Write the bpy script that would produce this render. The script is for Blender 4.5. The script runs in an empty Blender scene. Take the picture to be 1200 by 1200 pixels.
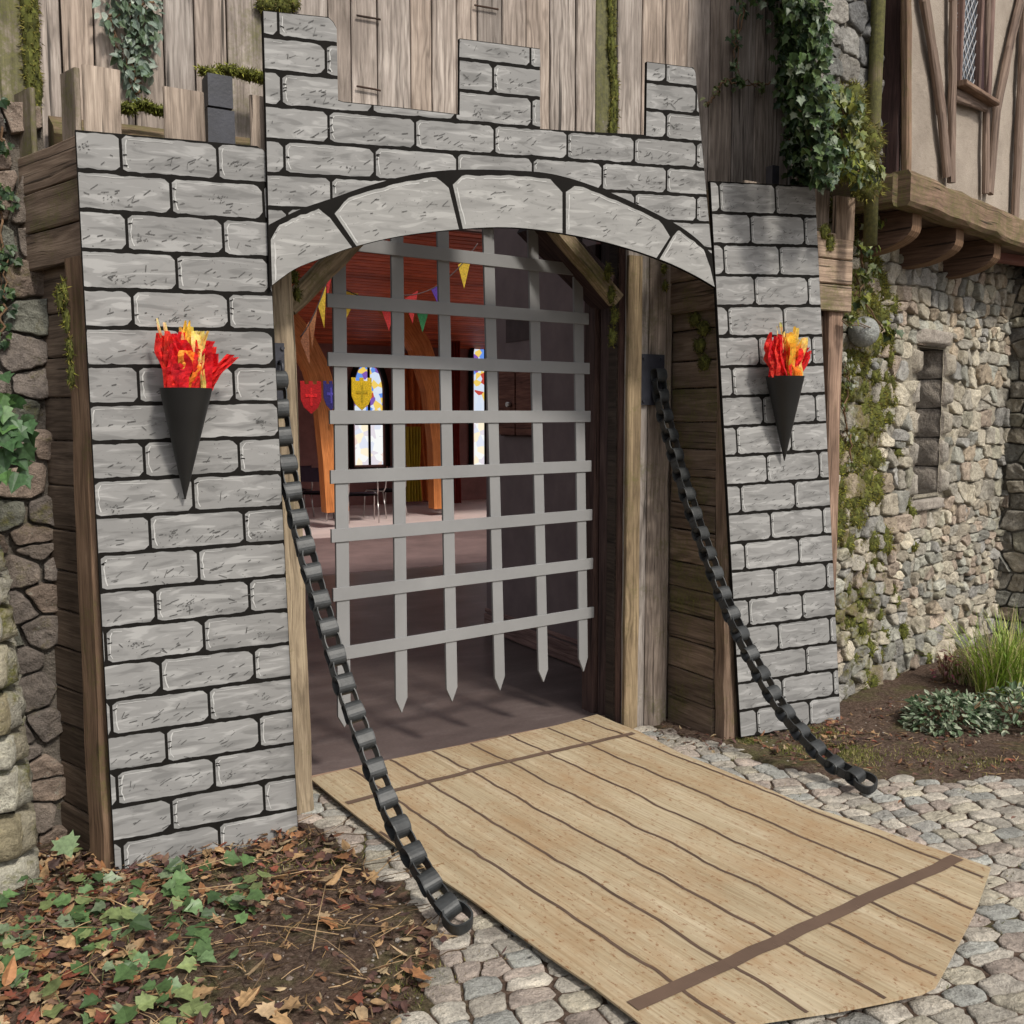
import bpy, math, random
import numpy as np
from mathutils import Vector, noise
random.seed(7)
R = math.radians
PI = math.pi

# ------------------------------------------------------------------ camera, world, sun, exposure
F = 1155.0; CAMH = 1.6; YAW = R(-29.7); PIT = math.atan(110 / F)
cy_, sy_ = math.cos(YAW), math.sin(YAW)
sc = bpy.context.scene
cam_d = bpy.data.cameras.new('camera'); cam = bpy.data.objects.new('camera', cam_d)
sc.collection.objects.link(cam); sc.camera = cam
cam.location = (0, 0, CAMH); cam.rotation_euler = (PI / 2 - PIT, 0, YAW)
cam_d.sensor_width = 36; cam_d.lens = 36 * F / 1200; cam_d.clip_start = 0.05; cam_d.clip_end = 500
world = bpy.data.worlds.new('World'); sc.world = world; world.use_nodes = True
wn = world.node_tree; wn.nodes.clear()
SUN_EL, SUN_AZ = 45, 9          # azimuth measured from behind the camera (-Y) towards +X
sky = wn.nodes.new('ShaderNodeTexSky'); sky.sky_type = 'NISHITA'; sky.sun_disc = False
sky.sun_elevation = R(SUN_EL); sky.sun_rotation = R(180 - SUN_AZ)
sky.air_density = 1.0; sky.dust_density = 3.0
hsv = wn.nodes.new('ShaderNodeHueSaturation'); hsv.inputs['Saturation'].default_value = 0.2
bg = wn.nodes.new('ShaderNodeBackground'); bg.inputs[1].default_value = 0.125
wo = wn.nodes.new('ShaderNodeOutputWorld')
wn.links.new(sky.outputs[0], hsv.inputs['Color']); wn.links.new(hsv.outputs[0], bg.inputs[0]); wn.links.new(bg.outputs[0], wo.inputs[0])
sl = bpy.data.lights.new('sun', 'SUN'); sl.energy = 2.6; sl.angle = R(7); sl.color = (1, .94, .84)
so = bpy.data.objects.new('sun', sl); sc.collection.objects.link(so)
sd = Vector((math.sin(R(SUN_AZ)) * math.cos(R(SUN_EL)), -math.cos(R(SUN_AZ)) * math.cos(R(SUN_EL)), math.sin(R(SUN_EL))))
so.rotation_euler = (-sd).to_track_quat('-Z', 'Y').to_euler(); so.location = (2, -6, 9)
sc.view_settings.view_transform = 'Standard'; sc.view_settings.look = 'None'
sc.view_settings.gamma = 1; sc.view_settings.use_curve_mapping = False
sc.view_settings.exposure = 0.24
sc.render.engine = 'CYCLES'; sc.cycles.max_bounces = 6; sc.cycles.diffuse_bounces = 4

# ------------------------------------------------------------------ survey helpers: sight lines met with real planes
def ray(px, py):
    a = (px - 600) / F; b = (600 - py) / F
    f = math.cos(PIT) + b * math.sin(PIT); z = -math.sin(PIT) + b * math.cos(PIT)
    return Vector((a * cy_ - f * sy_, a * sy_ + f * cy_, z))
C0 = Vector((0, 0, CAMH))
def onY(px, py, Y):
    r = ray(px, py); return C0 + r * (Y / r.y)
def onX(px, py, X):
    r = ray(px, py); return C0 + r * (X / r.x)
def onZ(px, py, Z=0.0):
    r = ray(px, py); return C0 + r * ((Z - CAMH) / r.z)
def onP(px, py, P0, n):
    r = ray(px, py); return C0 + r * ((P0 - C0).dot(n) / r.dot(n))

def srgb(r, g=None, b=None):
    if g is None: r, g, b = r
    f = lambda c: (c / 255 / 12.92) if c / 255 <= .04045 else ((c / 255 + .055) / 1.055) ** 2.4
    return (f(r), f(g), f(b))
def U(a, b): return random.uniform(a, b)

# ------------------------------------------------------------------ mesh builder
class MB:
    def __init__(s): s.v = []; s.f = []; s.uv = []; s.col = []; s.m = []; s.sm = []
    def face(s, idx, uvs=None, col=(1, 1, 1, 0), m=0, smooth=False):
        s.f.append(tuple(idx)); s.uv.extend(uvs if uvs else [(0, 0)] * len(idx))
        if len(col) == 3: col = (*col, 0)
        s.col.extend([col] * len(idx)); s.m.append(m); s.sm.append(smooth)
    def add(s, pts):
        b = len(s.v); s.v.extend([tuple(p) for p in pts]); return b
    def poly(s, pts, uvs=None, col=(1, 1, 1, 0), m=0):
        b = s.add(pts); s.face(range(b, b + len(pts)), uvs, col, m)
    def grid(s, P, uvf, col, m=0, smooth=True, flip=False):
        n = len(P); k = len(P[0]); b = s.add([p for row in P for p in row])
        for i in range(n - 1):
            for j in range(k - 1):
                q = [b + i * k + j, b + (i + 1) * k + j, b + (i + 1) * k + j + 1, b + i * k + j + 1]
                ij = [(i, j), (i + 1, j), (i + 1, j + 1), (i, j + 1)]
                if flip: q.reverse(); ij.reverse()
                s.face(q, [uvf(*t) for t in ij], col(i, j) if callable(col) else col, m, smooth)
    def build(s, name, mats, parent=None, pivot=None):
        me = bpy.data.meshes.new(name); me.from_pydata(s.v, [], s.f)
        if not isinstance(mats, (list, tuple)): mats = [mats]
        for m in mats: me.materials.append(m)
        uvl = me.uv_layers.new(name='UVMap'); uvl.data.foreach_set('uv', np.array(s.uv, dtype=np.float32).ravel())
        ca = me.color_attributes.new('Col', 'FLOAT_COLOR', 'CORNER'); ca.data.foreach_set('color', np.array(s.col, dtype=np.float32).ravel())
        me.polygons.foreach_set('material_index', s.m); me.polygons.foreach_set('use_smooth', s.sm); me.update()
        o = bpy.data.objects.new(name, me); sc.collection.objects.link(o)
        if parent:
            o.parent = parent; o.matrix_parent_inverse.identity()
            L = Vector(); q = parent
            while q: L = L + q.location; q = q.parent
            me.transform(__import__('mathutils').Matrix.Translation(-L))
        elif pivot is not None:
            me.transform(__import__('mathutils').Matrix.Translation(-Vector(pivot))); o.location = pivot
        return o
    # --- primitives
    def beam(s, p0, p1, side, w, t, nseg=6, jit=.004, ch=.006, tint=(1, 1, 1), moss=0, m=0, taper=1.0):
        p0 = Vector(p0); p1 = Vector(p1); d = (p1 - p0); L = d.length; d.normalize()
        S = Vector(side); S = (S - d * S.dot(d)).normalized(); N = d.cross(S)
        a, b = w / 2, t / 2; ch = min(ch, a * .6, b * .6)
        cs = [(a - ch, b), (-a + ch, b), (-a, b - ch), (-a, -b + ch), (-a + ch, -b), (a - ch, -b), (a, -b + ch), (a, b - ch)]
        per = [0]
        for i in range(8):
            x0, y0 = cs[i]; x1, y1 = cs[(i + 1) % 8]; per.append(per[-1] + math.hypot(x1 - x0, y1 - y0))
        ou, ov = U(0, 50), U(0, 50); sd_ = U(0, 99); base = len(s.v)
        for k in range(nseg + 1):
            q = p0 + d * (L * k / nseg); tf = 1 + (taper - 1) * k / nseg
            for i, (x, y) in enumerate(cs):
                nz = noise.noise(Vector((k * .9 + sd_, (i // 2) * 3.1, sd_ * 1.3)))
                nx = noise.noise(Vector((k * .9 + sd_ + 40, (i // 4) * 5.1, sd_)))
                s.v.append(tuple(q + S * (x * tf + nx * jit) + N * (y * tf + nz * jit * .6)))
        c = (*tint, moss)
        for k in range(nseg):
            for i in range(8):
                j = (i + 1) % 8
                q = [base + k * 8 + i, base + (k + 1) * 8 + i, base + (k + 1) * 8 + j, base + k * 8 + j]
                u0, u1 = L * k / nseg + ou, L * (k + 1) / nseg + ou
                s.face(q, [(u0, per[i] + ov), (u1, per[i] + ov), (u1, per[i + 1] + ov), (u0, per[i + 1] + ov)], c, m)
        for kk, rv in ((0, False), (nseg, True)):
            q = [base + kk * 8 + i for i in range(8)]; uv = [(ou + cs[i][1] * .2, ov + cs[i][0]) for i in range(8)]
            if rv: q.reverse(); uv.reverse()
            s.face(q, uv, tuple(x * .8 for x in tint) + (moss,), m)
    def box(s, lo, hi, tint=(1, 1, 1), m=0, moss=0):
        x0, y0, z0 = lo; x1, y1, z1 = hi
        P = [(x0, y0, z0), (x1, y0, z0), (x1, y1, z0), (x0, y1, z0), (x0, y0, z1), (x1, y0, z1), (x1, y1, z1), (x0, y1, z1)]
        b = s.add(P)
        for q in ((0, 3, 2, 1), (4, 5, 6, 7), (0, 1, 5, 4), (1, 2, 6, 5), (2, 3, 7, 6), (3, 0, 4, 7)):
            pts = [P[i] for i in q]
            ax = [0, 1, 2]
            rng = [max(p[a] for p in pts) - min(p[a] for p in pts) for a in ax]
            drop = rng.index(min(rng)); k = [a for a in ax if a != drop]
            s.face([b + i for i in q], [(p[k[0]], p[k[1]]) for p in pts], (*tint, moss), m)
    def tube(s, pts, r, n=8, tint=(1, 1, 1), m=0, cap=True, moss=0):
        pts = [Vector(p) for p in pts]; base = len(s.v); K = len(pts)
        rr = r if isinstance(r, (list, tuple)) else [r] * K
        prev = None
        for k, p in enumerate(pts):
            d = (pts[min(k + 1, K - 1)] - pts[max(k - 1, 0)]).normalized()
            a = prev if prev else (Vector((0, 0, 1)) if abs(d.z) < .9 else Vector((1, 0, 0)))
            a = (a - d * a.dot(d)).normalized(); prev = a; b = d.cross(a)
            for i in range(n):
                t = 2 * PI * i / n; s.v.append(tuple(p + (a * math.cos(t) + b * math.sin(t)) * rr[k]))
        for k in range(K - 1):
            for i in range(n):
                j = (i + 1) % n
                s.face([base + k * n + i, base + k * n + j, base + (k + 1) * n + j, base + (k + 1) * n + i],
                       [(k, i / n), (k, (i + 1) / n), (k + 1, (i + 1) / n), (k + 1, i / n)], (*tint, moss), m, True)
        if cap:
            s.face([base + i for i in range(n)][::-1], None, (*tint, moss), m)
            s.face([base + (K - 1) * n + i for i in range(n)], None, (*tint, moss), m)

def tag(o, label=None, cat=None, group=None, kind=None):
    if label: o['label'] = label
    if cat: o['category'] = cat
    if group: o['group'] = group
    if kind: o['kind'] = kind
    return o
def thing(name, loc, label, cat, group=None):
    o = bpy.data.objects.new(name, None); o.empty_display_size = .1; sc.collection.objects.link(o)
    o.location = Vector(loc); bpy.context.view_layer.update() if False else None
    return tag(o, label, cat, group)

# ------------------------------------------------------------------ materials
class NT:
    def __init__(s, name):
        s.mat = bpy.data.materials.new(name); s.mat.use_nodes = True; s.t = s.mat.node_tree
        s.t.nodes.clear(); s.out = s.t.nodes.new('ShaderNodeOutputMaterial')
        s.p = s.t.nodes.new('ShaderNodeBsdfPrincipled'); s.t.links.new(s.p.outputs[0], s.out.inputs[0])
    def n(s, typ, **kw):
        o = s.t.nodes.new('ShaderNode' + typ)
        for k, v in kw.items():
            if isinstance(k, str) and hasattr(o, k): setattr(o, k, v)
        return o
    def link(s, a, b): s.t.links.new(a, b)
    def noise(s, vec, scale, detail=4, rough=.55, dist=0):
        o = s.n('TexNoise'); o.inputs['Scale'].default_value = scale; o.inputs['Detail'].default_value = detail
        o.inputs['Roughness'].default_value = rough; o.inputs['Distortion'].default_value = dist
        if vec is not None: s.link(vec, o.inputs['Vector'])
        return o.outputs['Fac']
    def ramp(s, fac, stops):
        o = s.n('ValToRGB'); e = o.color_ramp.elements
        while len(e) > 1: e.remove(e[-1])
        for i, (p, c) in enumerate(stops):
            x = e[0] if i == 0 else e.new(p)
            x.position = p
            if not isinstance(c, (tuple, list)): c = (c, c, c)
            x.color = (*c[:3], 1)
        s.link(fac, o.inputs[0]); return o.outputs[0]
    def math(s, op, a, b=None, clamp=False):
        o = s.n('Math'); o.operation = op; o.use_clamp = clamp
        for i, x in enumerate((a, b)):
            if x is None: continue
            if isinstance(x, (int, float)): o.inputs[i].default_value = x
            else: s.link(x, o.inputs[i])
        return o.outputs[0]
    def mix(s, fac, a, b, mode='MIX'):
        o = s.n('Mix'); o.data_type = 'RGBA'; o.blend_type = mode; o.clamp_factor = True
        for sock, x in ((o.inputs[0], fac), (o.inputs[6], a), (o.inputs[7], b)):
            if isinstance(x, (int, float)): sock.default_value = x
            elif isinstance(x, (tuple, list)): sock.default_value = (*x[:3], 1)
            else: s.link(x, sock)
        return o.outputs[2]
    def mapping(s, vec, scale=(1, 1, 1), rot=(0, 0, 0)):
        o = s.n('Mapping'); o.inputs['Scale'].default_value = scale; o.inputs['Rotation'].default_value = rot
        s.link(vec, o.inputs['Vector']); return o.outputs[0]
    def uv(s): return s.n('UVMap', uv_map='UVMap').outputs[0]
    def pos(s): return s.n('NewGeometry').outputs['Position']
    def attr(s):
        o = s.n('Attribute'); o.attribute_name = 'Col'; return o.outputs['Color'], o.outputs['Alpha']
    def bump(s, h, strength=.5, dist=.01):
        o = s.n('Bump'); o.inputs['Strength'].default_value = strength; o.inputs['Distance'].default_value = dist
        s.link(h, o.inputs['Height']); s.link(o.outputs[0], s.p.inputs['Normal'])
    def col(s, c):
        if isinstance(c, (tuple, list)): s.p.inputs['Base Color'].default_value = (*c[:3], 1)
        else: s.link(c, s.p.inputs['Base Color'])
    def rough(s, r, spec=None):
        if isinstance(r, (int, float)): s.p.inputs['Roughness'].default_value = r
        else: s.link(r, s.p.inputs['Roughness'])
        if spec is not None: s.p.inputs['Specular IOR Level'].default_value = spec

def mat_wood(name, dark, mid, light, mossk=1.0, rough=.8, crack=.75, green=.0, bumpk=.7):
    t = NT(name); uv = t.uv(); pos = t.pos(); ac, al = t.attr()
    fig = t.noise(t.mapping(uv, (1.3, 13, 1)), 1.6, 5, .6, 1.2)
    fine = t.noise(t.mapping(uv, (4, 130, 1)), 1.0, 4, .7, .3)
    w = t.n('TexWave'); w.wave_type = 'BANDS'; w.bands_direction = 'Y'; w.inputs['Scale'].default_value = 7
    w.inputs['Distortion'].default_value = 14; w.inputs['Detail'].default_value = 3; w.inputs['Detail Scale'].default_value = 1.2
    t.link(t.mapping(uv, (.35, 1.6, 1)), w.inputs['Vector'])
    big = t.noise(pos, 2.2, 4, .6)
    c = t.ramp(fig, [(.28, dark), (.5, mid), (.72, light)])
    c = t.mix(t.math('MULTIPLY', t.ramp(t.noise(pos, 1.9, 3, .5), [(.42, 0), (.62, 1)]), .38), c, t.ramp(w.outputs['Fac'], [(0, tuple(x * .7 for x in dark)), (.35, mid), (1, light)]))
    c = t.mix(.6, c, t.ramp(fine, [(.3, (.38, .36, .34)), (.5, (.95, .95, .95)), (.72, (1.35, 1.35, 1.35))]), 'MULTIPLY')
    c = t.mix(.7, c, t.ramp(big, [(.3, (.62, .58, .56)), (.7, (1.15, 1.12, 1.1))]), 'MULTIPLY')
    ck = t.noise(t.mapping(uv, (1.2, 42, 1)), 1.0, 3, .5, .6)
    ckm = t.ramp(ck, [(.30, 1), (.36, 0)])
    c = t.mix(t.math('MULTIPLY', ckm, crack), c, tuple(x * .22 for x in dark))
    # knots
    v = t.n('TexVoronoi'); v.inputs['Scale'].default_value = 1; t.link(t.mapping(uv, (2.3, 5.5, 1)), v.inputs['Vector'])
    kn = t.ramp(v.outputs['Distance'], [(.0, 1), (.05, .8), (.10, 0)])
    c = t.mix(t.math('MULTIPLY', kn, .7), c, tuple(x * .35 for x in dark))
    c = t.mix(1.0, c, ac, 'MULTIPLY')
    gn = t.noise(pos, 5, 6, .7); gn2 = t.noise(pos, 60, 3, .7)
    gm = t.math('ADD', t.math('MULTIPLY', al, 1.0), t.math('SUBTRACT', gn, .75))
    gm = t.math('ADD', gm, t.math('MULTIPLY', t.math('SUBTRACT', gn2, .5), .5))
    gm = t.ramp(gm, [(.0, 0), (.30, .85)])
    c = t.mix(t.math('MULTIPLY', gm, mossk), c, t.ramp(gn2, [(.3, (.035, .040, .010)), (.7, (.13, .13, .035))]))
    t.col(c); t.rough(rough, .25)
    h = t.math('ADD', t.math('MULTIPLY', fine, .6), t.math('MULTIPLY', fig, .5))
    h = t.math('SUBTRACT', h, t.math('MULTIPLY', ckm, .8))
    t.bump(h, bumpk, .004); return t.mat

def mat_stone(name, mul=1.0, mossk=1.0):
    t = NT(name); pos = t.pos(); ac, al = t.attr()
    a = t.noise(pos, 9, 8, .65, .3); b = t.noise(pos, 45, 6, .7); d = t.noise(pos, 160, 3, .6)
    c = t.mix(.75, ac, t.ramp(a, [(.28, (.45, .43, .42)), (.5, (1, 1, 1)), (.75, (1.45, 1.42, 1.35))]), 'MULTIPLY')
    c = t.mix(.7, c, t.ramp(b, [(.3, (.55, .54, .52)), (.5, (1, 1, 1)), (.75, (1.35, 1.33, 1.3))]), 'MULTIPLY')
    c = t.mix(.5, c, t.ramp(d, [(.35, .6), (.6, 1.15)]), 'MULTIPLY')
    c = t.mix(1.0, c, (mul, mul, mul), 'MULTIPLY')
    lich = t.ramp(t.noise(pos, 22, 5, .7), [(.62, 0), (.70, .6)])
    c = t.mix(lich, c, (.34, .34, .29))
    gn = t.noise(pos, 6, 7, .7)
    gm = t.ramp(t.math('ADD', al, t.math('SUBTRACT', gn, .78)), [(0, 0), (.12, .9)])
    mc = t.mix(t.ramp(t.noise(pos, 13, 4, .7), [(.42, 0), (.60, 1)]), t.ramp(b, [(.3, (.035, .038, .008)), (.7, (.17, .17, .03))]), t.ramp(b, [(.3, (.05, .04, .015)), (.7, (.19, .15, .06))]))
    c = t.mix(t.math('MULTIPLY', gm, t.math('MULTIPLY', t.ramp(b, [(.36, .35), (.5, 1)]), mossk)), c, mc)
    t.col(c); t.rough(.88, .25)
    h = t.math('ADD', t.math('MULTIPLY', a, 1.0), t.math('ADD', t.math('MULTIPLY', b, .5), t.math('MULTIPLY', d, .15)))
    t.bump(h, 1.0, .03); return t.mat

def mat_plain(name, c, rough=.6, spec=.3, var=.25, scale=12, bump=.2, metal=0, useattr=False):
    t = NT(name); pos = t.pos(); n = t.noise(pos, scale, 6, .65)
    base = c
    if useattr: base = t.mix(1.0, t.attr()[0], c, 'MULTIPLY')
    cc = t.mix(1.0, base, t.ramp(n, [(.3, 1 - var), (.7, 1 + var)]), 'MULTIPLY')
    t.col(cc); t.rough(rough, spec); t.p.inputs['Metallic'].default_value = metal
    if bump: t.bump(t.noise(pos, scale * 6, 4, .6), bump, .003)
    return t.mat
def mat_leaf(name, mul=1.0, rough=.45, trans=.25):
    t = NT(name); pos = t.pos(); ac, al = t.attr()
    c = t.mix(1.0, ac, t.ramp(t.noise(pos, 60, 4, .6), [(.3, .65 * mul), (.7, 1.3 * mul)]), 'MULTIPLY')
    t.col(c); t.rough(rough, .4)
    tr = t.n('BsdfTranslucent'); t.link(c, tr.inputs[0]); mx = t.n('MixShader'); mx.inputs[0].default_value = trans
    t.link(t.p.outputs[0], mx.inputs[1]); t.link(tr.outputs[0], mx.inputs[2]); t.link(mx.outputs[0], t.out.inputs[0])
    return t.mat
def mat_print(name, base, lo=.8, hi=1.18):
    # printed stone artwork: slanting brush streaks in flat ink
    t = NT(name); uv = t.uv(); ac, al = t.attr()
    n = t.noise(t.mapping(uv, (5, 26, 1), (0, 0, R(-14))), 1.3, 3, .5, .8)
    n2 = t.noise(t.mapping(uv, (3, 9, 1)), 1.0, 2, .5)
    c = t.ramp(n, [(.36, tuple(b * lo for b in base)), (.47, base), (.56, base), (.64, tuple(b * hi for b in base))])
    c = t.mix(1, c, t.ramp(n2, [(.3, .93), (.7, 1.07)]), 'MULTIPLY')
    c = t.mix(1, c, ac, 'MULTIPLY')
    v = t.noise(t.mapping(uv, (1, 1.3, 1)), 60, 2, .6); v2 = t.noise(uv, 9, 2, .5)
    sp = t.math('MULTIPLY', t.ramp(v, [(.66, 0), (.69, 1)]), t.ramp(v2, [(.48, 0), (.56, 1)]))
    c = t.mix(t.math('MULTIPLY', sp, .75), c, tuple(b * .32 for b in base))
    t.col(c); t.rough(.7, .10); t.bump(t.noise(t.pos(), 5, 3, .5), .15, .02); return t.mat

WG = mat_wood('weathered_grey_wood', (.145, .122, .104), (.295, .252, .22), (.46, .405, .36), crack=.9, bumpk=1.0)
WB = mat_wood('brown_beam_wood', (.10, .075, .058), (.21, .16, .125), (.34, .27, .215), crack=.8, bumpk=1.0)
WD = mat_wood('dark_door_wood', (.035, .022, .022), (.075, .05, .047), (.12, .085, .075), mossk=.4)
WL = mat_wood('light_post_wood', (.14, .112, .082), (.30, .245, .18), (.45, .38, .285), crack=.8, bumpk=1.0)
WT = mat_wood('timber_frame_wood', (.11, .078, .062), (.20, .145, .115), (.30, .225, .18), crack=.9, bumpk=1.0)
WR = mat_wood('red_ceiling_wood', (.36, .07, .035), (.52, .11, .05), (.66, .17, .08), crack=.2, rough=.5)
WO = mat_wood('orange_laminated_wood', (.42, .14, .04), (.55, .2, .06), (.68, .28, .1), crack=.1, rough=.5, bumpk=.2)
WK = mat_plain('gap_black', (.012, .010, .008), .9, .1, .2)
ST = mat_stone('rubble_stone'); SD = mat_stone('mortar_stone')
INK = mat_plain('print_black', (.011, .010, .009), .75, .06, .15, bump=0)
BR = mat_print('print_brick', (.245, .242, .238), .74, 1.34)
BRA = mat_print('print_arch_stone', (.285, .281, .274), .84, 1.28)
HL = mat_plain('print_highlight', (.47, .47, .455), .62, .25, .06, bump=0)
SCR = mat_plain('print_scratch', (.085, .083, .08), .62, .25, .3, bump=0)
GATE = mat_plain('grey_painted_board', (.225, .225, .226), .6, .25, .10, 2.2, .12)
CHN = mat_plain('black_chain_band', (.028, .030, .031), .48, .45, .5, 18, .25)
CONE = mat_plain('black_card', (.016, .016, .016), .55, .4, .15, 8, .05)
IRON = mat_plain('dark_iron', (.022, .023, .032), .5, .45, .4, 14, .3)
LEAF = mat_leaf('leaf_green'); LITT = mat_leaf('leaf_dry', 1.0, .7, .15); BLADE = mat_leaf('grass_blade', 1, .5, .3)
MOSS = mat_leaf('moss_fibre', 1.0, .95, .1); TISS = mat_leaf('tissue_paper', 1.05, .9, .5)
TWIG = mat_plain('twig', (.16, .10, .06), .9, .1, .4, 30)
PLAS = mat_wood('lime_plaster', (.34, .29, .245), (.44, .385, .325), (.52, .46, .39), rough=.95, crack=.12, bumpk=1.0, mossk=.5)
STEEL = mat_plain('chair_tube', (.5, .48, .47), .3, .6, .1, 5, 0, metal=.9)
CLOTH = mat_plain('cloth', (1, 1, 1), .9, .1, .15, 10, .2, useattr=True)

BAN = mat_leaf('banner_cloth', 1.0, .8, .5)
# ------------------------------------------------------------------ generators
def smooth_noise(x, y, z, sc_):
    return noise.noise(Vector((x * sc_, y * sc_, z)))
def pillow(mb, quad, N, h, tint, moss=0, n=5, rough=.006, seed=0, warp=None, m=0, side=.03):
    """one stone: quad = four corners in world, N outward normal"""
    q = [Vector(p) for p in quad]; P = []
    for i in range(n + 1):
        row = []
        for j in range(n + 1):
            a, b = i / n, j / n
            ea = 1 - abs(2 * a - 1); eb = 1 - abs(2 * b - 1); e = min(ea, eb)
            # round the corners of the outline
            ca, cb = a * 2 - 1, b * 2 - 1
            k = 1 - .10 * (ca * ca * cb * cb)
            a2, b2 = .5 + ca * k / 2, .5 + cb * k / 2
            p = q[0] * (1 - a2) * (1 - b2) + q[1] * a2 * (1 - b2) + q[2] * a2 * b2 + q[3] * (1 - a2) * b2
            hh = h * (1 - (1 - min(1, e * 2.6)) ** 2.2) - (side if e == 0 else 0)
            nz = noise.noise(p * 14 + Vector((seed, 0, 0))) * rough * 1.6 + noise.noise(p * 40) * rough
            p = p + N * (hh + nz * (1 if e > 0 else .2))
            if warp: p = p + warp(p)
            row.append(p)
        P.append(row)
    mb.grid(P, lambda i, j: (i / n, j / n), (*tint, moss), m)

def split_rects(x0, y0, x1, y1, wmin, wmax, hmin, hmax):
    out = []; y = y0
    while y < y1 - .01:
        h = U(hmin, hmax)
        if y1 - y - h < hmin * .7: h = y1 - y
        x = x0 - U(0, wmax)
        while x < x1:
            w = U(wmin, wmax); xa, xb = max(x, x0), min(x + w, x1)
            if xb - xa > .03:
                r = random.random()
                if r < .28 and h > hmin * 1.3:
                    k = U(.4, .6); out.append((xa, y, xb, y + h * k)); out.append((xa, y + h * k, xb, y + h))
                elif r < .4 and w > wmin * 1.6:
                    k = U(.35, .65); xm = xa + (xb - xa) * k; out.append((xa, y, xm, y + h)); out.append((xm, y, xb, y + h))
                else: out.append((xa, y, xb, y + h))
            x += w
        y += h
    return out
TINTS = [(.36, .32, .255), (.42, .38, .305), (.32, .295, .25), (.46, .415, .33), (.37, .305, .23), (.29, .27, .23), (.38, .31, .25), (.34, .335, .29), (.36, .34, .27), (.24, .235, .21), (.30, .29, .27)]
def clip_cell(poly, px, py, qx, qy):
    """keep the part of poly nearer to p than to q"""
    mx, my, nx, ny = (px + qx) / 2, (py + qy) / 2, qx - px, qy - py; out = []
    for i in range(len(poly)):
        a, b = poly[i - 1], poly[i]; da = (a[0] - mx) * nx + (a[1] - my) * ny; db = (b[0] - mx) * nx + (b[1] - my) * ny
        if (da <= 0) != (db <= 0): t = da / (da - db); out.append((a[0] + (b[0] - a[0]) * t, a[1] + (b[1] - a[1]) * t))
        if db <= 0: out.append(b)
    return out
def cells(x0, y0, x1, y1, wr, hr, jx=.18, jy=.16, ys=1.7):
    y0 *= ys; y1 *= ys; hr = (hr[0] * ys, hr[1] * ys)
    """irregular interlocking stones: Voronoi cells of loosely coursed seeds; big ones mixed with small ones"""
    pts = []; y = y0 - hr[1]; row = 0
    while y < y1 + hr[1]:
        h = U(*hr); x = x0 - wr[1] * U(1, 2)
        while x < x1 + wr[1]:
            w = U(*wr) if random.random() < .8 else U(wr[0] * .6, wr[0])
            cx = x + w / 2 + U(-1, 1) * jx * w; cyv = y + h / 2 + U(-1, 1) * jy * h
            if w > wr[0] * 1.5 and random.random() < .14: pts.append((cx, cyv - h * .26)); pts.append((cx + U(-.01, .01), cyv + h * .26))
            else: pts.append((cx, cyv))
            x += w
        y += h; row += 1
    G = {}; cs = max(wr[1], hr[1]) * 1.3; out = []
    for k, (x, y) in enumerate(pts): G.setdefault((int(x // cs), int(y // cs)), []).append(k)
    for k, (x, y) in enumerate(pts):
        if not (x0 - .02 < x < x1 + .02 and y0 - .02 < y < y1 + .02): continue
        poly = [(x - cs, y - cs), (x + cs, y - cs), (x + cs, y + cs), (x - cs, y + cs)]; gi, gj = int(x // cs), int(y // cs)
        nb = [q for a in (-1, 0, 1) for b in (-1, 0, 1) for q in G.get((gi + a, gj + b), []) if q != k]
        nb.sort(key=lambda q: (pts[q][0] - x) ** 2 + (pts[q][1] - y) ** 2)
        for q in nb[:26]: poly = clip_cell(poly, x, y, *pts[q])
        poly = [(min(max(a, x0), x1), min(max(b, y0), y1)) for a, b in poly]
        if len(poly) > 2: out.append(((x, y / ys), [(a, b / ys) for a, b in poly]))
    return out
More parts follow.
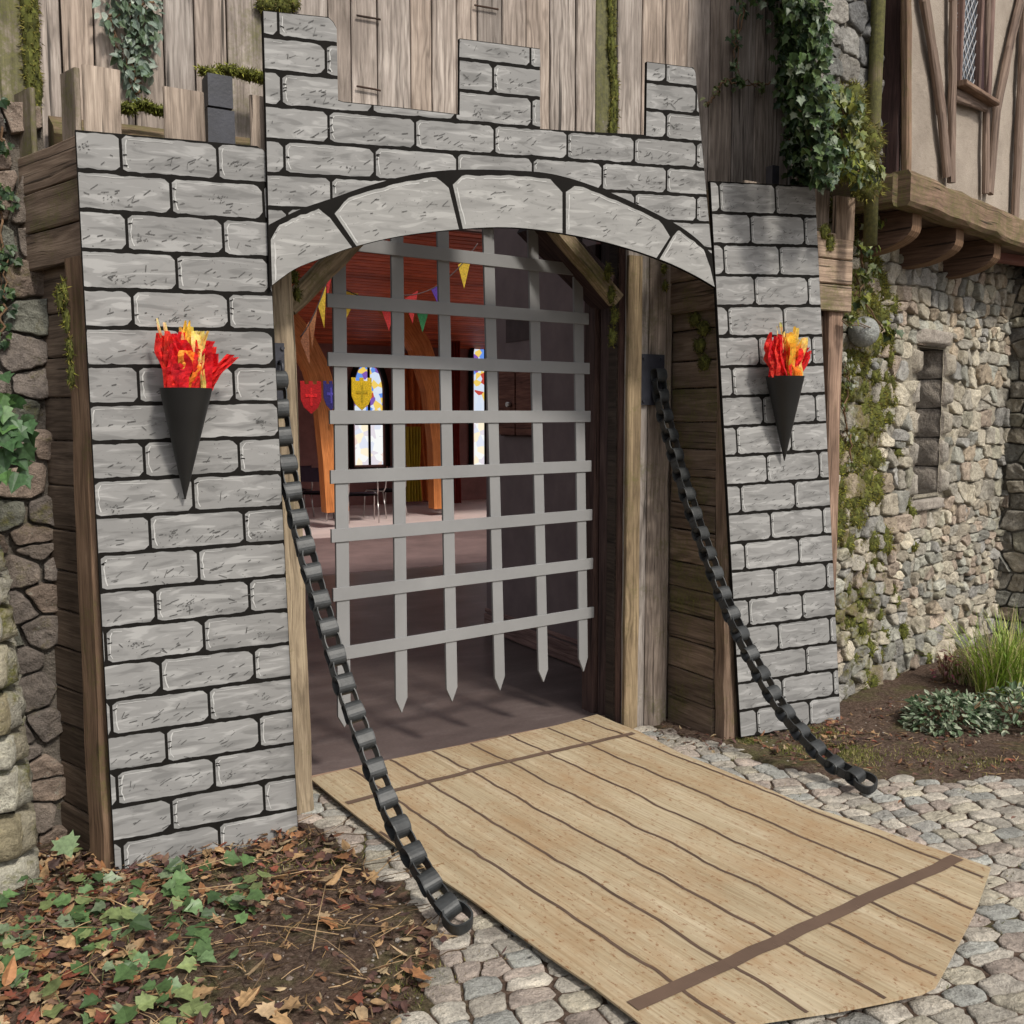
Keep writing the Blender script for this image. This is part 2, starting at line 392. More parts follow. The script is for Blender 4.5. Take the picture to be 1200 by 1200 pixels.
def stone(mb, fn, c, poly, gap, h, tint, moss, seed, rings=((1.0, -.9), (.995, .55), (.97, .90), (.90, 1.0), (.75, 1.0), (.5, 1.0), (.25, 1.0)), rough=.0095, n=24, rnd=.05, tilt=1.1):
    P = []; m = len(poly)
    # resample outline, soften its corners
    per = [0]
    for i in range(m): a, b = poly[i], poly[(i + 1) % m]; per.append(per[-1] + math.hypot(b[0] - a[0], b[1] - a[1]))
    if per[-1] < .06: return
    for k in range(n):
        L = per[-1] * k / n; i = max(j for j in range(m) if per[j] <= L + 1e-9); t = (L - per[i]) / max(1e-9, per[i + 1] - per[i]); a, b = poly[i], poly[(i + 1) % m]; P.append((a[0] + (b[0] - a[0]) * t, a[1] + (b[1] - a[1]) * t))
    P = [tuple(P[k][c_] * (1 - rnd) + (P[k - 1][c_] + P[(k + 1) % n][c_]) / 2 * rnd for c_ in (0, 1)) for k in range(n)]
    cx = sum(p[0] for p in P) / n; cyv = sum(p[1] for p in P) / n; r = min(math.hypot(p[0] - cx, p[1] - cyv) for p in P)
    if r < gap * 1.6: return
    ta, tb = U(-1, 1) * tilt, U(-1, 1) * tilt; base = len(mb.v); k0 = 1 - gap / max(r, .02) * .8
    for (sc2, hh) in rings:
        for (x, y) in P:
            kx, ky = cx + (x - cx) * sc2 * k0, cyv + (y - cyv) * sc2 * k0
            kx += .006 * noise.noise(Vector((kx * 38, ky * 38, seed))); ky += .006 * noise.noise(Vector((kx * 45, ky * 45, seed + 7)))
            nz = noise.noise(Vector((kx * 16, ky * 16, seed))) * rough * 1.5 + noise.noise(Vector((kx * 48, ky * 48, seed))) * rough
            dz = h * hh + (ta * (kx - cx) + tb * (ky - cyv)) * .22 * min(1, h / .02) + nz * (0 if hh < 0 else 1)
            mb.v.append(tuple(fn(kx, ky, dz)))
    mb.v.append(tuple(fn(cx, cyv, h * 1.02 + noise.noise(Vector((cx * 16, cyv * 16, seed))) * rough * 1.5)))
    col = (*tint, moss)
    a, b, c_ = (Vector(mb.v[base]), Vector(mb.v[base + 1]), Vector(mb.v[base + n]))
    nrm = (Vector(mb.v[base + len(rings) * n]) - Vector(fn(cx, cyv, -1))); mid = Vector(mb.v[base + len(rings) * n])
    v0, v1 = Vector(mb.v[base + (len(rings) - 1) * n]) - mid, Vector(mb.v[base + (len(rings) - 1) * n + 1]) - mid; flip = v0.cross(v1).dot(nrm) < 0
    for q in range(len(rings) - 1):
        for k in range(n):
            j = (k + 1) % n; f = [base + q * n + k, base + q * n + j, base + (q + 1) * n + j, base + (q + 1) * n + k]
            mb.face(f[::-1] if flip else f, None, col, 0, True)
    for k in range(n):
        j = (k + 1) % n; f = [base + (len(rings) - 1) * n + k, base + (len(rings) - 1) * n + j, base + len(rings) * n]; mb.face(f[::-1] if flip else f, None, col, 0, True)
def rubble(mb, O, A, B, N, w, h, sw=(.08, .22), sh=(.07, .15), depth=(.015, .05), skip=None, mossf=None, warpa=.03, tints=TINTS, gap=.006, seed=0, tm=1):
    O, A, B, N = Vector(O), Vector(A).normalized(), Vector(B).normalized(), Vector(N).normalized()
    fn = lambda s, t, d: O + A * (s + warpa * noise.noise(Vector((s * 2.5, t * 2.5, seed)))) + B * (t + warpa * 1.5 * noise.noise(Vector((s * 2.1, t * 3, seed + 9)))) + N * d
    for (c, poly) in cells(0, 0, w, h, sw, sh):
        x0, x1 = min(p[0] for p in poly), max(p[0] for p in poly); y0, y1 = min(p[1] for p in poly), max(p[1] for p in poly)
        if skip and skip(x0, y0, x1, y1): continue
        k = U(.72, 1.22) * tm; tt = random.choice(tints)
        stone(mb, fn, c, poly, gap, U(*depth), tuple(v * k for v in tt), mossf(*c) if mossf else 0, seed)

def backing(mb, O, A, B, N, w, h, off=-.012, tint=(.20, .18, .155), moss=0, res=.05, skip=None, seed=0, m=0):
    O, A, B, N = Vector(O), Vector(A).normalized(), Vector(B).normalized(), Vector(N).normalized()
    nx = max(2, int(w / res)); ny = max(2, int(h / res))
    P = [[O + A * (w * i / nx) + B * (h * j / ny) + N * (off + .01 * noise.noise(Vector((i * .7, j * .7, seed)))) for j in range(ny + 1)] for i in range(nx + 1)]
    b = mb.add([p for r in P for p in r])
    for i in range(nx):
        for j in range(ny):
            if skip and skip(w * i / nx, h * j / ny, w * (i + 1) / nx, h * (j + 1) / ny): continue
            mb.face([b + i * (ny + 1) + j, b + (i + 1) * (ny + 1) + j, b + (i + 1) * (ny + 1) + j + 1, b + i * (ny + 1) + j + 1], None, (*tint, moss), m, True)

def planks_vertical(mb, O, A, N, w, z0, z1f, pw=(.11, .17), th=.025, tint=1.0, mossf=None, m=0, dark=.25, z0f=None):
    O, A, N = Vector(O), Vector(A).normalized(), Vector(N).normalized(); s = 0; k = 0
    while s < w - .02:
        pwid = min(U(*pw), w - s)
        if w - s - pwid < pw[0] * .5: pwid = w - s
        za = z0f(s, s + pwid) if z0f else z0
        zb = z1f(s + pwid / 2) if callable(z1f) else z1f
        c = O + A * (s + pwid / 2) + N * U(-.004, .004)
        v = U(1 - dark, 1 + dark) * tint; wz = U(-.05, .05)
        nseg = max(3, int((zb - za) / .18))
        mb.beam(Vector((c.x, c.y, za)), Vector((c.x, c.y, zb)), A, pwid - U(.003, .008), th, nseg, .0035, .004,
                (v * (1 + wz), v, v * (1 - wz)), mossf(s + pwid / 2) if mossf else 0, m)
        s += pwid; k += 1
def boards_horizontal(mb, P0, P1, N, z0, z1, bh=(.13, .17), th=.025, tint=1.0, moss=0, m=0, side_up=True):
    z = z0; P0 = Vector(P0); P1 = Vector(P1); N = Vector(N).normalized()
    while z < z1 - .02:
        h = min(U(*bh), z1 - z)
        if z1 - z - h < bh[0] * .5: h = z1 - z
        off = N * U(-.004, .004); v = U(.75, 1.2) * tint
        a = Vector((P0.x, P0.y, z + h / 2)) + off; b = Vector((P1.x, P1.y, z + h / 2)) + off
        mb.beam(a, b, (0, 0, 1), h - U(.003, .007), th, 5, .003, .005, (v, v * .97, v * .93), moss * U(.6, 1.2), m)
        z += h

IVY = [(0, 0), (-.02, .16), (.10, .42), (.30, .34), (.46, .52), (.60, .26), (1.0, 0)]
MAPLE = [(0, 0), (.04, .22), (-.08, .42), (.18, .38), (.28, .58), (.46, .34), (.60, .44), (.66, .20), (1.0, 0)]
OVAL = [(0, 0), (.15, .17), (.4, .27), (.7, .2), (1.0, 0)]
LONG = [(0, 0), (.2, .09), (.5, .12), (.8, .07), (1.0, 0)]
def leaf(mb, p, d, n, size, shape=IVY, tint=(.1, .2, .05), fold=.25, curl=.15, m=0):
    p, d, n = Vector(p), Vector(d), Vector(n)
    if d.length < 1e-5: d = Vector((1, 0, 0))
    d.normalize(); n = n - d * n.dot(d)
    if n.length < 1e-4: n = d.orthogonal()
    n.normalize(); s = d.cross(n)
    def pt(x, y, sg): return p + d * (x * size) + s * (y * sg * size) + n * ((abs(y) * fold - curl * x * x + .02) * size)
    for sg in (1, -1):
        pts = [pt(x, y, sg) for x, y in shape]
        k = U(.9, 1.1)
        if sg < 0: pts = pts[::-1]
        mb.poly(pts, None, (tint[0] * k, tint[1] * k, tint[2] * k, 0), m)
def rv(s=1.0):
    while True:
        v = Vector((U(-1, 1), U(-1, 1), U(-1, 1)))
        if .05 < v.length < 1: return v * s
def pick(pal, j=.2):
    c = random.choice(pal); k = U(1 - j, 1 + j); return tuple(x * k for x in c)
IVYC = [(.045, .085, .03), (.07, .12, .035), (.03, .06, .028), (.10, .15, .05), (.16, .22, .11), (.06, .10, .05)]
MOSSC = [(.10, .11, .015), (.15, .15, .02), (.065, .075, .012), (.20, .18, .03), (.12, .09, .03), (.05, .055, .015)]
DRYC = [(.17, .075, .04), (.23, .11, .055), (.11, .05, .035), (.33, .20, .10), (.08, .04, .032), (.36, .27, .16), (.20, .06, .035), (.06, .035, .03), (.14, .075, .055), (.10, .05, .045), (.20, .12, .08)]

def moss_patch(name, blobs, dens, label, lump=(.07, .075, .015), blade=(.008, .02), pal=MOSSC, group='moss patches on the old walls', bw=.0022):
    """blobs: (centre, radii, outward normal)"""
    mb = MB()
    for (c, rad, N) in blobs:
        c, N = Vector(c), Vector(N).normalized(); rad = Vector(rad); nn = 7; P = []
        for i in range(nn + 1):
            row = []
            for j in range(2 * nn + 1):
                th, ph = PI * i / nn, PI * j / nn
                v = Vector((math.sin(th) * math.cos(ph), math.sin(th) * math.sin(ph), math.cos(th)))
                k = 1 + .35 * noise.noise(v * 2.1 + c * 7) + .2 * noise.noise(v * 5 + c * 9)
                row.append(c + Vector((v.x * rad.x, v.y * rad.y, v.z * rad.z)) * k * .82)
            P.append(row)
        mb.grid(P, lambda i, j: (i, j), lambda i, j: (*pick([lump, tuple(x * 1.5 for x in lump)], .4), 0), 0)
        area = 2 * PI * ((rad.x * rad.y) ** 1.6 / 3 + (rad.x * rad.z) ** 1.6 / 3 + (rad.y * rad.z) ** 1.6 / 3) ** (1 / 1.6)
        for _ in range(int(area * dens)):
            v = rv().normalized()
            if v.dot(N) < -.35: continue
            k = 1 + .35 * noise.noise(v * 2.1 + c * 7) + .2 * noise.noise(v * 5 + c * 9)
            p = c + Vector((v.x * rad.x, v.y * rad.y, v.z * rad.z)) * k * U(.75, .95)
            d = (v + rv(.9) + Vector((0, 0, -.25))).normalized(); L = U(*blade); s = d.cross(rv()).normalized() * bw * U(.7, 1.6)
            t = pick(pal, .35)
            mb.poly([p - s, p + s, p + d * L], None, (*t, 0))
    o = mb.build(name, MOSS, pivot=blobs[0][0]); return tag(o, label, 'moss', group)

def pip(x, y, poly):
    c = False; n = len(poly); j = n - 1
    for i in range(n):
        xi, yi = poly[i]; xj, yj = poly[j]
        if (yi > y) != (yj > y) and x < (xj - xi) * (y - yi) / (yj - yi) + xi: c = not c
        j = i
    return c
def zpoly(pts): return [(onZ(*p).x, onZ(*p).y) for p in pts]

# ================================================================== GROUND
MZ = .034                                            # top of the bridge mat
sett_px = [(470, 1215), (488, 1180), (503, 1140), (530, 1108), (508, 1085), (455, 1040), (400, 990), (352, 962), (350, 945)]
sett_px2 = [(748, 852), (776, 848), (800, 862), (850, 872), (885, 890), (930, 905), (985, 912), (1040, 912), (1100, 916), (1200, 912)]
SETT = zpoly(sett_px) + [(1.25, 4.05), (2.98, 4.15)] + zpoly(sett_px2) + [(6.5, 1.55), (9, .6), (9, -4), (-.6, -4)]
def gz(x, y):
    inside = pip(x, y, SETT)
    h = .018 * noise.noise(Vector((x * 2.2, y * 2.2, 1))) + .010 * noise.noise(Vector((x * 9, y * 9, 3))) + .006 * noise.noise(Vector((x * 30, y * 30, 5)))
    if inside: return -.0045 + h * .15
    if y > 4.0 and 1.0 < x < 3.2: return -.02
    return .004 + h
def rng(a, b, st): return list(np.arange(a, b, st))
gx = [-60, -25, -10, -5, -3, -2] + rng(-1.2, 6.2, .025) + [6.6, 7.5, 9, 12, 20, 60]
gy = [-60, -25, -10, -5, -2, -.5] + rng(.9, 4.3, .025) + [4.6, 6, 9, 14, 25, 60]
mb = MB(); P = [[(x, y, gz(x, y) if (-1.3 < x < 6.3 and .8 < y < 4.4) else -.02) for y in gy] for x in gx]
mb.grid(P, lambda i, j: (gx[i], gy[j]), (1, 1, 1, 0), 0, True)
def mat_ground():
    t = NT('soil'); pos = t.pos()
    a = t.noise(pos, 3, 8, .7); b = t.noise(pos, 55, 6, .75); c3 = t.noise(pos, 1.6, 5, .7)
    c = t.ramp(b, [(.25, (.030, .020, .015)), (.45, (.085, .058, .044)), (.62, (.17, .125, .10)), (.78, (.33, .27, .22))])
    c = t.mix(.6, c, t.ramp(a, [(.3, (.65, .6, .58)), (.7, (1.4, 1.3, 1.2))]), 'MULTIPLY')
    g = t.ramp(c3, [(.52, 0), (.62, .75)])
    c = t.mix(g, c, t.ramp(b, [(.3, (.045, .05, .018)), (.7, (.17, .16, .065))]))
    t.col(c); t.rough(.95, .15); t.bump(t.math('ADD', b, t.math('MULTIPLY', a, .6)), 1.0, .02); return t.mat
tag(mb.build('ground', mat_ground()), kind='structure')

# cobbled setts, laid in rows (one paving surface)
mb = MB(); ang = R(-9); ca, sa = math.cos(ang), math.sin(ang)
ST_T = [(.40, .37, .32), (.46, .42, .365), (.33, .32, .295), (.42, .36, .31), (.50, .455, .39), (.36, .36, .335), (.41, .345, .30), (.45, .41, .33)]
def cob(x, y, d):
    x2 = x + .04 * noise.noise(Vector((x * 1.6, y * 1.6, 0))); y2 = y + .10 * noise.noise(Vector((x * .8, y * .8, 4)))
    return Vector((x2 * ca - y2 * sa, x2 * sa + y2 * ca - .9, -.006 + d))
for (c, poly) in cells(-1.6, -.6, 8.0, 6.2, (.085, .165), (.070, .102), .14, .12):
    w = cob(c[0], c[1], 0)
    if not pip(w.x, w.y, SETT) or w.y < -.6 or (1.65 < w.x < 2.7 and 2.4 < w.y < 4.0): continue
    k = U(.74, 1.14)
    stone(mb, cob, c, poly, .0035, U(.007, .013), tuple(v * k * 1.08 for v in random.choice(ST_T)), max(0, noise.noise(Vector((w.x * 2, w.y * 2, 8))) * .45), 3,
          ((1.0, -1.4), (.99, .3), (.965, .76), (.91, .96), (.6, 1.0), (.3, 1.0)), .0042, 20, .09, .5)
tag(mb.build('cobbled_path', ST), kind='structure')
# tufts of moss and dry grass in the joints
mb = MB()
for _ in range(9000):
    x, y = U(.3, 6), U(.9, 4.0)
    if not pip(x, y, SETT) or noise.noise(Vector((x * 3, y * 3, 2))) < -.05: continue
    v = rv(); v.z = abs(v.z) + .3; L = U(.008, .022); s = Vector((U(-1, 1), U(-1, 1), 0)).normalized() * .0018
    p = Vector((x, y, .0)); c = pick([(.14, .13, .05), (.24, .20, .11), (.10, .11, .03), (.30, .25, .15)], .3)
    mb.poly([p - s, p + s, p + v.normalized() * L], None, (*c, 0))
tag(mb.build('joint_moss', MOSS), 'sparse moss and dry grass in the cobble joints', 'moss', kind='stuff')

# ================================================================== TIMBER GATEHOUSE
WY = 4.09
gate = thing('timber_gatehouse', (2.2, WY, 0), 'weathered plank gatehouse with two side towers behind the printed castle panels', 'building')
NF = Vector((0, -1, 0))
# main plank wall; opening 1.20..2.96 below 2.47
def wall_moss(s):
    x = s + XL
    for c, k in ((.30, .5), (2.86, .6), (1.1, .25)):
        if abs(x - c) < .07: return k
    return .06
mb = MB(); XL = -1.6
def z0f(a, b):
    xa, xb = XL + a, XL + b
    return 2.53 if (xb > 1.2 and xa < 2.94) else -.03
planks_vertical(mb, (XL, WY + .0125, 0), (1, 0, 0), NF, 5.75, -.03, 4.9, (.10, .16), .025, 1.12, wall_moss, 0, .16, z0f)
mb.box((XL, WY + .03, -.03), (1.2, WY + .10, 4.88), (.15, .13, .12)); mb.box((2.96, WY + .03, -.03), (4.1, WY + .10, 4.88), (.15, .13, .12)); mb.box((1.2, WY + .03, 2.54), (2.96, WY + .10, 4.88), (.15, .13, .12))
mb.build('plank_wall', WG, gate)
# little cracked boards nailed across the high planks
for (px, py) in ((432, 20), (570, 8), (432, 103)):
    mb = MB(); a = onY(px - 14, py - 2, WY - .016); b = onY(px + 14, py + 3, WY - .016)
    mb.beam(a, b, (0, 0, 1), .008, .006, 4, .002, .002, (.22, .15, .12)); mb.build('rusted_strap', WB, gate)
# left tower
TL = Vector((.425, 3.63, 0)); dl = Vector((-.332, .944, 0)).normalized(); TLb = TL + dl * .50
nl = Vector((-.944, -.332, 0)).normalized()
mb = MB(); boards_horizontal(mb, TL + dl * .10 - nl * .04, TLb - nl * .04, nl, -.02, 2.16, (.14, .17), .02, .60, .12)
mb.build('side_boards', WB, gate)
mb = MB(); mb.beam(TL + dl * .06 - nl * .03 + Vector((0, 0, -.02)), TL + dl * .06 - nl * .03 + Vector((0, 0, 2.14)), dl, .13, .09, 14, .007, .012, (.85, .72, .60), .25)
mb.build('corner_post', WB, gate)
mb = MB(); boards_horizontal(mb, TL + dl * -.01, TLb, nl, 2.125, 2.53, (.13, .14), .03, .80, .30)
boards_horizontal(mb, (TL.x, 3.62, 0), (1.10, 3.62, 0), NF, 2.125, 2.53, (.13, .14), .03, .9, .3)
mb.build('battlement_box', WB, gate)
mb = MB()   # front planks under the box, mostly hidden by the printed panel
planks_vertical(mb, (TL.x + .1, 3.66, 0), (1, 0, 0), NF, .50, -.02, 2.12, (.11, .16), .02, .9, lambda s: .2)
mb.build('front_boards', WG, gate)
# jamb post to the right of the left panel
mb = MB(); pb = onZ(356, 946); mb.beam((1.165, 3.84, -.02), (1.120, 3.84, 2.19), (1, 0, 0), .135, .11, 14, .009, .016, (1, .98, .92), .18)
mb.build('jamb_post', WL, gate)
mb = MB(); boards_horizontal(mb, (1.18, 3.90, 0), (1.18, 4.09, 0), (1, 0, 0), -.02, 2.3, (.14, .17), .02, .7, .3); mb.build('side_boards', WB, gate)
# left battlements
def merlon(a, b, N, z0, z1, tint=1.0, moss=.1, m=WG, d=.02):
    mb = MB(); a = Vector(a); b = Vector(b); L = (b - a).length; k = max(1, round(L / .10))
    for i in range(k):
        p = a.lerp(b, (i + .5) / k); v = U(.9, 1.1) * tint
        mb.beam((p.x, p.y, z0), (p.x, p.y, z1 + U(-.008, .008)), (b - a), L / k - .004, d, 4, .003, .005, (v, v * .96, v * .9), moss)
    return mb.build('merlon', m, gate)
for (x0, x1, z1) in ((.435, .555, 2.755), (.69, .83, 2.725), (.985, 1.16, 2.74)):
    merlon((x0, 3.615, 0), (x1, 3.615, 0), NF, 2.50, z1, 1.12)
merlon(TL + Vector((0, -.005, 0)), TL + dl * .11, nl, 2.5, 2.74, .8, .3)
merlon(TL + dl * .33, TL + dl * .47, nl, 2.5, 2.76, .8, .35)
# the flat behind the merlons
mb = MB(); mb.box((.45, 3.66, 2.44), (1.2, WY, 2.50), (.8, .75, .68), 0, .55)
mb.beam((.37, 3.98, 2.60), (1.2, 3.98, 2.62), (0, 1, .5), .2, .12, 8, .01, .02, (.95, .85, .75), .4); mb.build('tower_deck', WB, gate)
# right tower
mb = MB()
planks_vertical(mb, (2.96, 4.05, 0), (1, 0, 0), NF, .29, -.02, 2.9, (.10, .14), .025, .92, lambda s: .24)
mb.build('front_boards', WG, gate)
mb = MB(); mb.beam((3.0, 4.028, -.02), (3.0, 4.028, 2.40), (1, 0, 0), .085, .03, 12, .004, .006, (.80, .74, .62), .22); mb.build('jamb_post', WL, gate)
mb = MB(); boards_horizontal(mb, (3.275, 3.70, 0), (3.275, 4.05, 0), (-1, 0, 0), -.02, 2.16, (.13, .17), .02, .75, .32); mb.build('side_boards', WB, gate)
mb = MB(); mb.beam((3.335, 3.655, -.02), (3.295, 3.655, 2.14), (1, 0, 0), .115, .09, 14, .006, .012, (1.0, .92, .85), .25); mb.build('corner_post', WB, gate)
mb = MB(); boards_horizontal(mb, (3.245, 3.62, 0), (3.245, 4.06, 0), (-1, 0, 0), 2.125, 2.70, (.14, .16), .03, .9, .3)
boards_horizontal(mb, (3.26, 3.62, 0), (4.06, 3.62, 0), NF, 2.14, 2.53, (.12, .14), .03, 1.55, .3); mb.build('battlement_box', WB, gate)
mb = MB(); mb.beam((4.0, 3.66, -.02), (3.99, 3.66, 2.15), (1, 0, 0), .10, .07, 10, .005, .01, (1.2, 1.05, .98), .15)
planks_vertical(mb, (3.4, 3.68, 0), (1, 0, 0), NF, .55, -.02, 2.12, (.11, .16), .02, .9, lambda s: .2); mb.build('front_boards', WB, gate)
for (x0, x1, z1) in ((3.36, 3.62, 2.73), (3.70, 3.80, 2.70), (3.83, 3.94, 2.74)):
    merlon((x0, 3.66, 0), (x1, 3.66, 0), NF, 2.5, z1, 1.05, .15, WG)
merlon((3.93, 3.615, 0), (4.07, 3.615, 0), NF, 2.5, 2.72, 1.1, .15, WB, .03)
mb = MB(); mb.box((3.27, 3.66, 2.44), (4.05, WY, 2.50), (.8, .75, .68), 0, .5); mb.build('tower_deck', WB, gate)
# corner brackets of the doorway
a = onY(652, 268, 4.04); b = onY(722, 352, 4.04)
mb = MB(); mb.beam(a + (a - b) * .35, b, (b - a).cross(NF), .075, .07, 6, .006, .01, (1, .95, .85), .35); mb.build('corner_brace', WL, gate)
a = onY(345, 352, 4.0); b = onY(400, 296, 4.0)
mb = MB(); mb.beam(a + Vector((-.03, 0, -.03)), b + (b - a) * .4, (b - a).cross(NF), .085, .06, 6, .010, .01, (1.0, .95, .85), .3); mb.build('corner_brace', WL, gate)
# dark inner door frame
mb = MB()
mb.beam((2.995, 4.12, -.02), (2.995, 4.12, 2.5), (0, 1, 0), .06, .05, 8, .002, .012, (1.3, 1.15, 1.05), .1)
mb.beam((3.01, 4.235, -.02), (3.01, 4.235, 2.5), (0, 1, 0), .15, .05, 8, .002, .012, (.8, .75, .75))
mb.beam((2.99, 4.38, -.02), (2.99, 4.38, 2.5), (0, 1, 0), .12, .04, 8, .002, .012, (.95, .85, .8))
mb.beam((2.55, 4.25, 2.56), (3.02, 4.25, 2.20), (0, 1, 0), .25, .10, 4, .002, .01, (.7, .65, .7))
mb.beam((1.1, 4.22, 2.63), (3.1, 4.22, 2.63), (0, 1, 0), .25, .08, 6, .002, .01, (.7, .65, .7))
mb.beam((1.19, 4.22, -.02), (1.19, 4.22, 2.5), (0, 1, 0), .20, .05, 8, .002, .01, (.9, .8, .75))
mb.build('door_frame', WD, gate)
mb = MB(); mb.beam((1.2, 4.12, .006), (2.98, 4.22, .006), (0, 1, 0), .035, .02, 10, .003, .004, (1.2, 1.0, .95)); mb.build('threshold', WL, gate)

# ================================================================== HALL INSIDE
FLOORM = NT('hall_floor'); _p = FLOORM.pos()
_c = FLOORM.ramp(FLOORM.noise(FLOORM.mapping(_p, (1, 2.2, 1)), 1.6, 6, .65), [(.3, (.075, .056, .052)), (.55, (.12, .092, .086)), (.75, (.19, .155, .145))])
FLOORM.col(FLOORM.mix(.4, _c, FLOORM.ramp(FLOORM.noise(_p, 60, 4, .7), [(.35, .6), (.65, 1.2)]), 'MULTIPLY')); FLOORM.rough(.42, .35)
mb = MB(); mb.grid([[(x, y, .003) for y in (4.14, 6, 9, 12, 15, 18.2)] for x in (1.1, 3, 5, 7, 9, 12.2)], lambda i, j: (i, j), (1, 1, 1, 0))
tag(mb.build('hall_floor', FLOORM.mat), kind='structure')
mb = MB(); mb.box((1.1, 9.6, -.02), (12.2, 12.6, .008)); tag(mb.build('half_sunlit_floor', mat_plain('half_sunlit_tone', (.19, .13, .125), .7, .2, .25, 2, .05)), kind='structure')  # middle strip of floor, some sunlight put into its colour
mb = MB(); mb.box((1.1, 12.6, -.02), (12.2, 18, .012)); tag(mb.build('hall_floor', mat_plain('sunlit_floor_tone', (.62, .50, .48), .5, .3, .12, 2, .05)), kind='structure')  # far floor coloured pale to stand for the sun falling there
DW = mat_plain('maroon_plaster', (.24, .12, .11), .8, .2, .2, 4, .3)
DP = mat_plain('dark_panel', (.16, .118, .118), .6, .3, .18, 5, .15)
hall = thing('hall_interior', (5, 11, 0), 'dim assembly hall seen through the gateway with red board ceiling', 'room')
HB = 17.0
def cz(y): return 5.3 - (y - 4.2) * .185
mb = MB()
mb.box((1.0, HB, 0), (12.2, HB + .2, 5)); mb.build('back_wall', DW, hall)
mb = MB(); mb.box((12.0, 4.3, 0), (12.2, HB, 5.6)); mb.build('side_wall', DW, hall)
mb = MB(); mb.box((12.21, 4.3, -.1), (12.4, HB, 5.6), (.36, .33, .28)); mb.box((4.4, 4.12, 2.7), (12.4, 4.155, 5.6), (.36, .33, .28)); mb.build('outer_wall', ST, hall)
mb = MB()
for (y0, y1) in ((4.2, 5.0), (7.4, 8.2), (10.4, 11.2), (13.6, 14.4), (16.4, 17.0)): mb.box((.9, y0, 0), (1.0, y1, 5.6))
mb.box((.9, 4.2, 0), (1.0, 17, .5)); mb.build('open_daylight_wall', DW, hall)  # unseen side wall, left mostly open to let daylight into the hall
for y in (4.6, 7.8, 11.1): mb = MB(); mb.box((.9, y - .05, cz(y) - .12), (12.1, y + .05, cz(y) + .06)); mb.build('added_rooflight_bar', WD, hall)  # bars across an unseen roof opening, added to light the hall
mb = MB(); y = 4.2
while y < HB:
    if 4.6 < y < 11.1:  # boards left out here for the added roof opening
        if mb.v: mb.build('ceiling', WR, hall); mb = MB()
        y += .125; continue
    mb.beam((.9, y + .06, cz(y + .06)), (12.1, y + .06, cz(y + .06)), (0, 1, -.185), .112, .03, 3, .002, .006, (lambda v: (v, v, v))(U(.7, 1.2))); y += .125
mb.build('ceiling', WR, hall)
mb = MB(); mb.poly([(.9, 11.1, cz(11.1) + .03), (12.1, 11.1, cz(11.1) + .03), (12.1, HB, cz(HB) + .03), (.9, HB, cz(HB) + .03)]); mb.build('roof_deck', WK, hall); mb = MB(); mb.poly([(.9, 4.2, cz(4.2) + .03), (12.1, 4.2, cz(4.2) + .03), (12.1, 4.6, cz(4.6) + .03), (.9, 4.6, cz(4.6) + .03)]); mb.build('roof_deck', WK, hall)
mb = MB(); mb.box((.9, 4.16, 2.64), (12.1, 4.26, 5.6), (1, 1, 1)); mb.box((3.05, 4.40, 0), (3.42, 4.44, 2.7)); mb.build('entrance_wall', DW, hall)
# passage wall on the right with skirting and cupboard
XW = 3.46
mb = MB(); mb.box((XW, 4.40, 0), (XW + .15, 6.45, 4.6)); mb.build('partition', DP, hall)
mb = MB()
mb.beam((XW - .012, 4.42, .075), (XW - .012, 6.45, .075), (0, 0, 1), .13, .02, 3, .001, .008, (2.6, 2.4, 2.3)); mb.beam((XW - .008, 4.42, .165), (XW - .008, 6.45, .165), (0, 0, 1), .03, .014, 3, .001, .004, (3, 2.7, 2.6)); mb.build('skirting_board', WD, hall)
c0 = onX(586, 434, XW - .03); c1 = onX(627, 512, XW - .03)
cb = thing('wall_cupboard', (XW, 5.9, 1.3), 'brown two-door cupboard fixed on the dark wall inside the gateway', 'cupboard')
ya, yb = sorted((c0.y, c1.y)); za, zb = sorted((c0.z, c1.z)); mb = MB(); mb.box((XW - .025, ya, za), (XW - .002, yb, zb), (1, .8, .7)); mb.build('carcass', WD, cb)
for k in range(2):
    y0 = ya + (yb - ya) * k / 2; mb = MB(); mb.box((XW - .045, y0 + .01, za + .01), (XW - .027, y0 + (yb - ya) / 2 - .01, zb - .01), (2.2, 1.4, 1.1)); mb.build('cupboard_door', WD, cb)
mb = MB(); q = onX(598, 474, XW - .05); mb.tube([q + Vector((.004, 0, 0)), q - Vector((.03, 0, 0))], .018, 8); mb.build('knob', STEEL, cb)
mb = MB(); q0 = onX(593, 375, XW - .004); q1 = onX(621, 398, XW - .004); mb.box((XW - .006, min(q0.y, q1.y), min(q0.z, q1.z)), (XW - .003, max(q0.y, q1.y), max(q0.z, q1.z)), (.085, .065, .065))
tag(mb.build('notice_sheet', CLOTH, pivot=q0), 'faded dim notice sheet on the dark wall above the cupboard', 'notice')
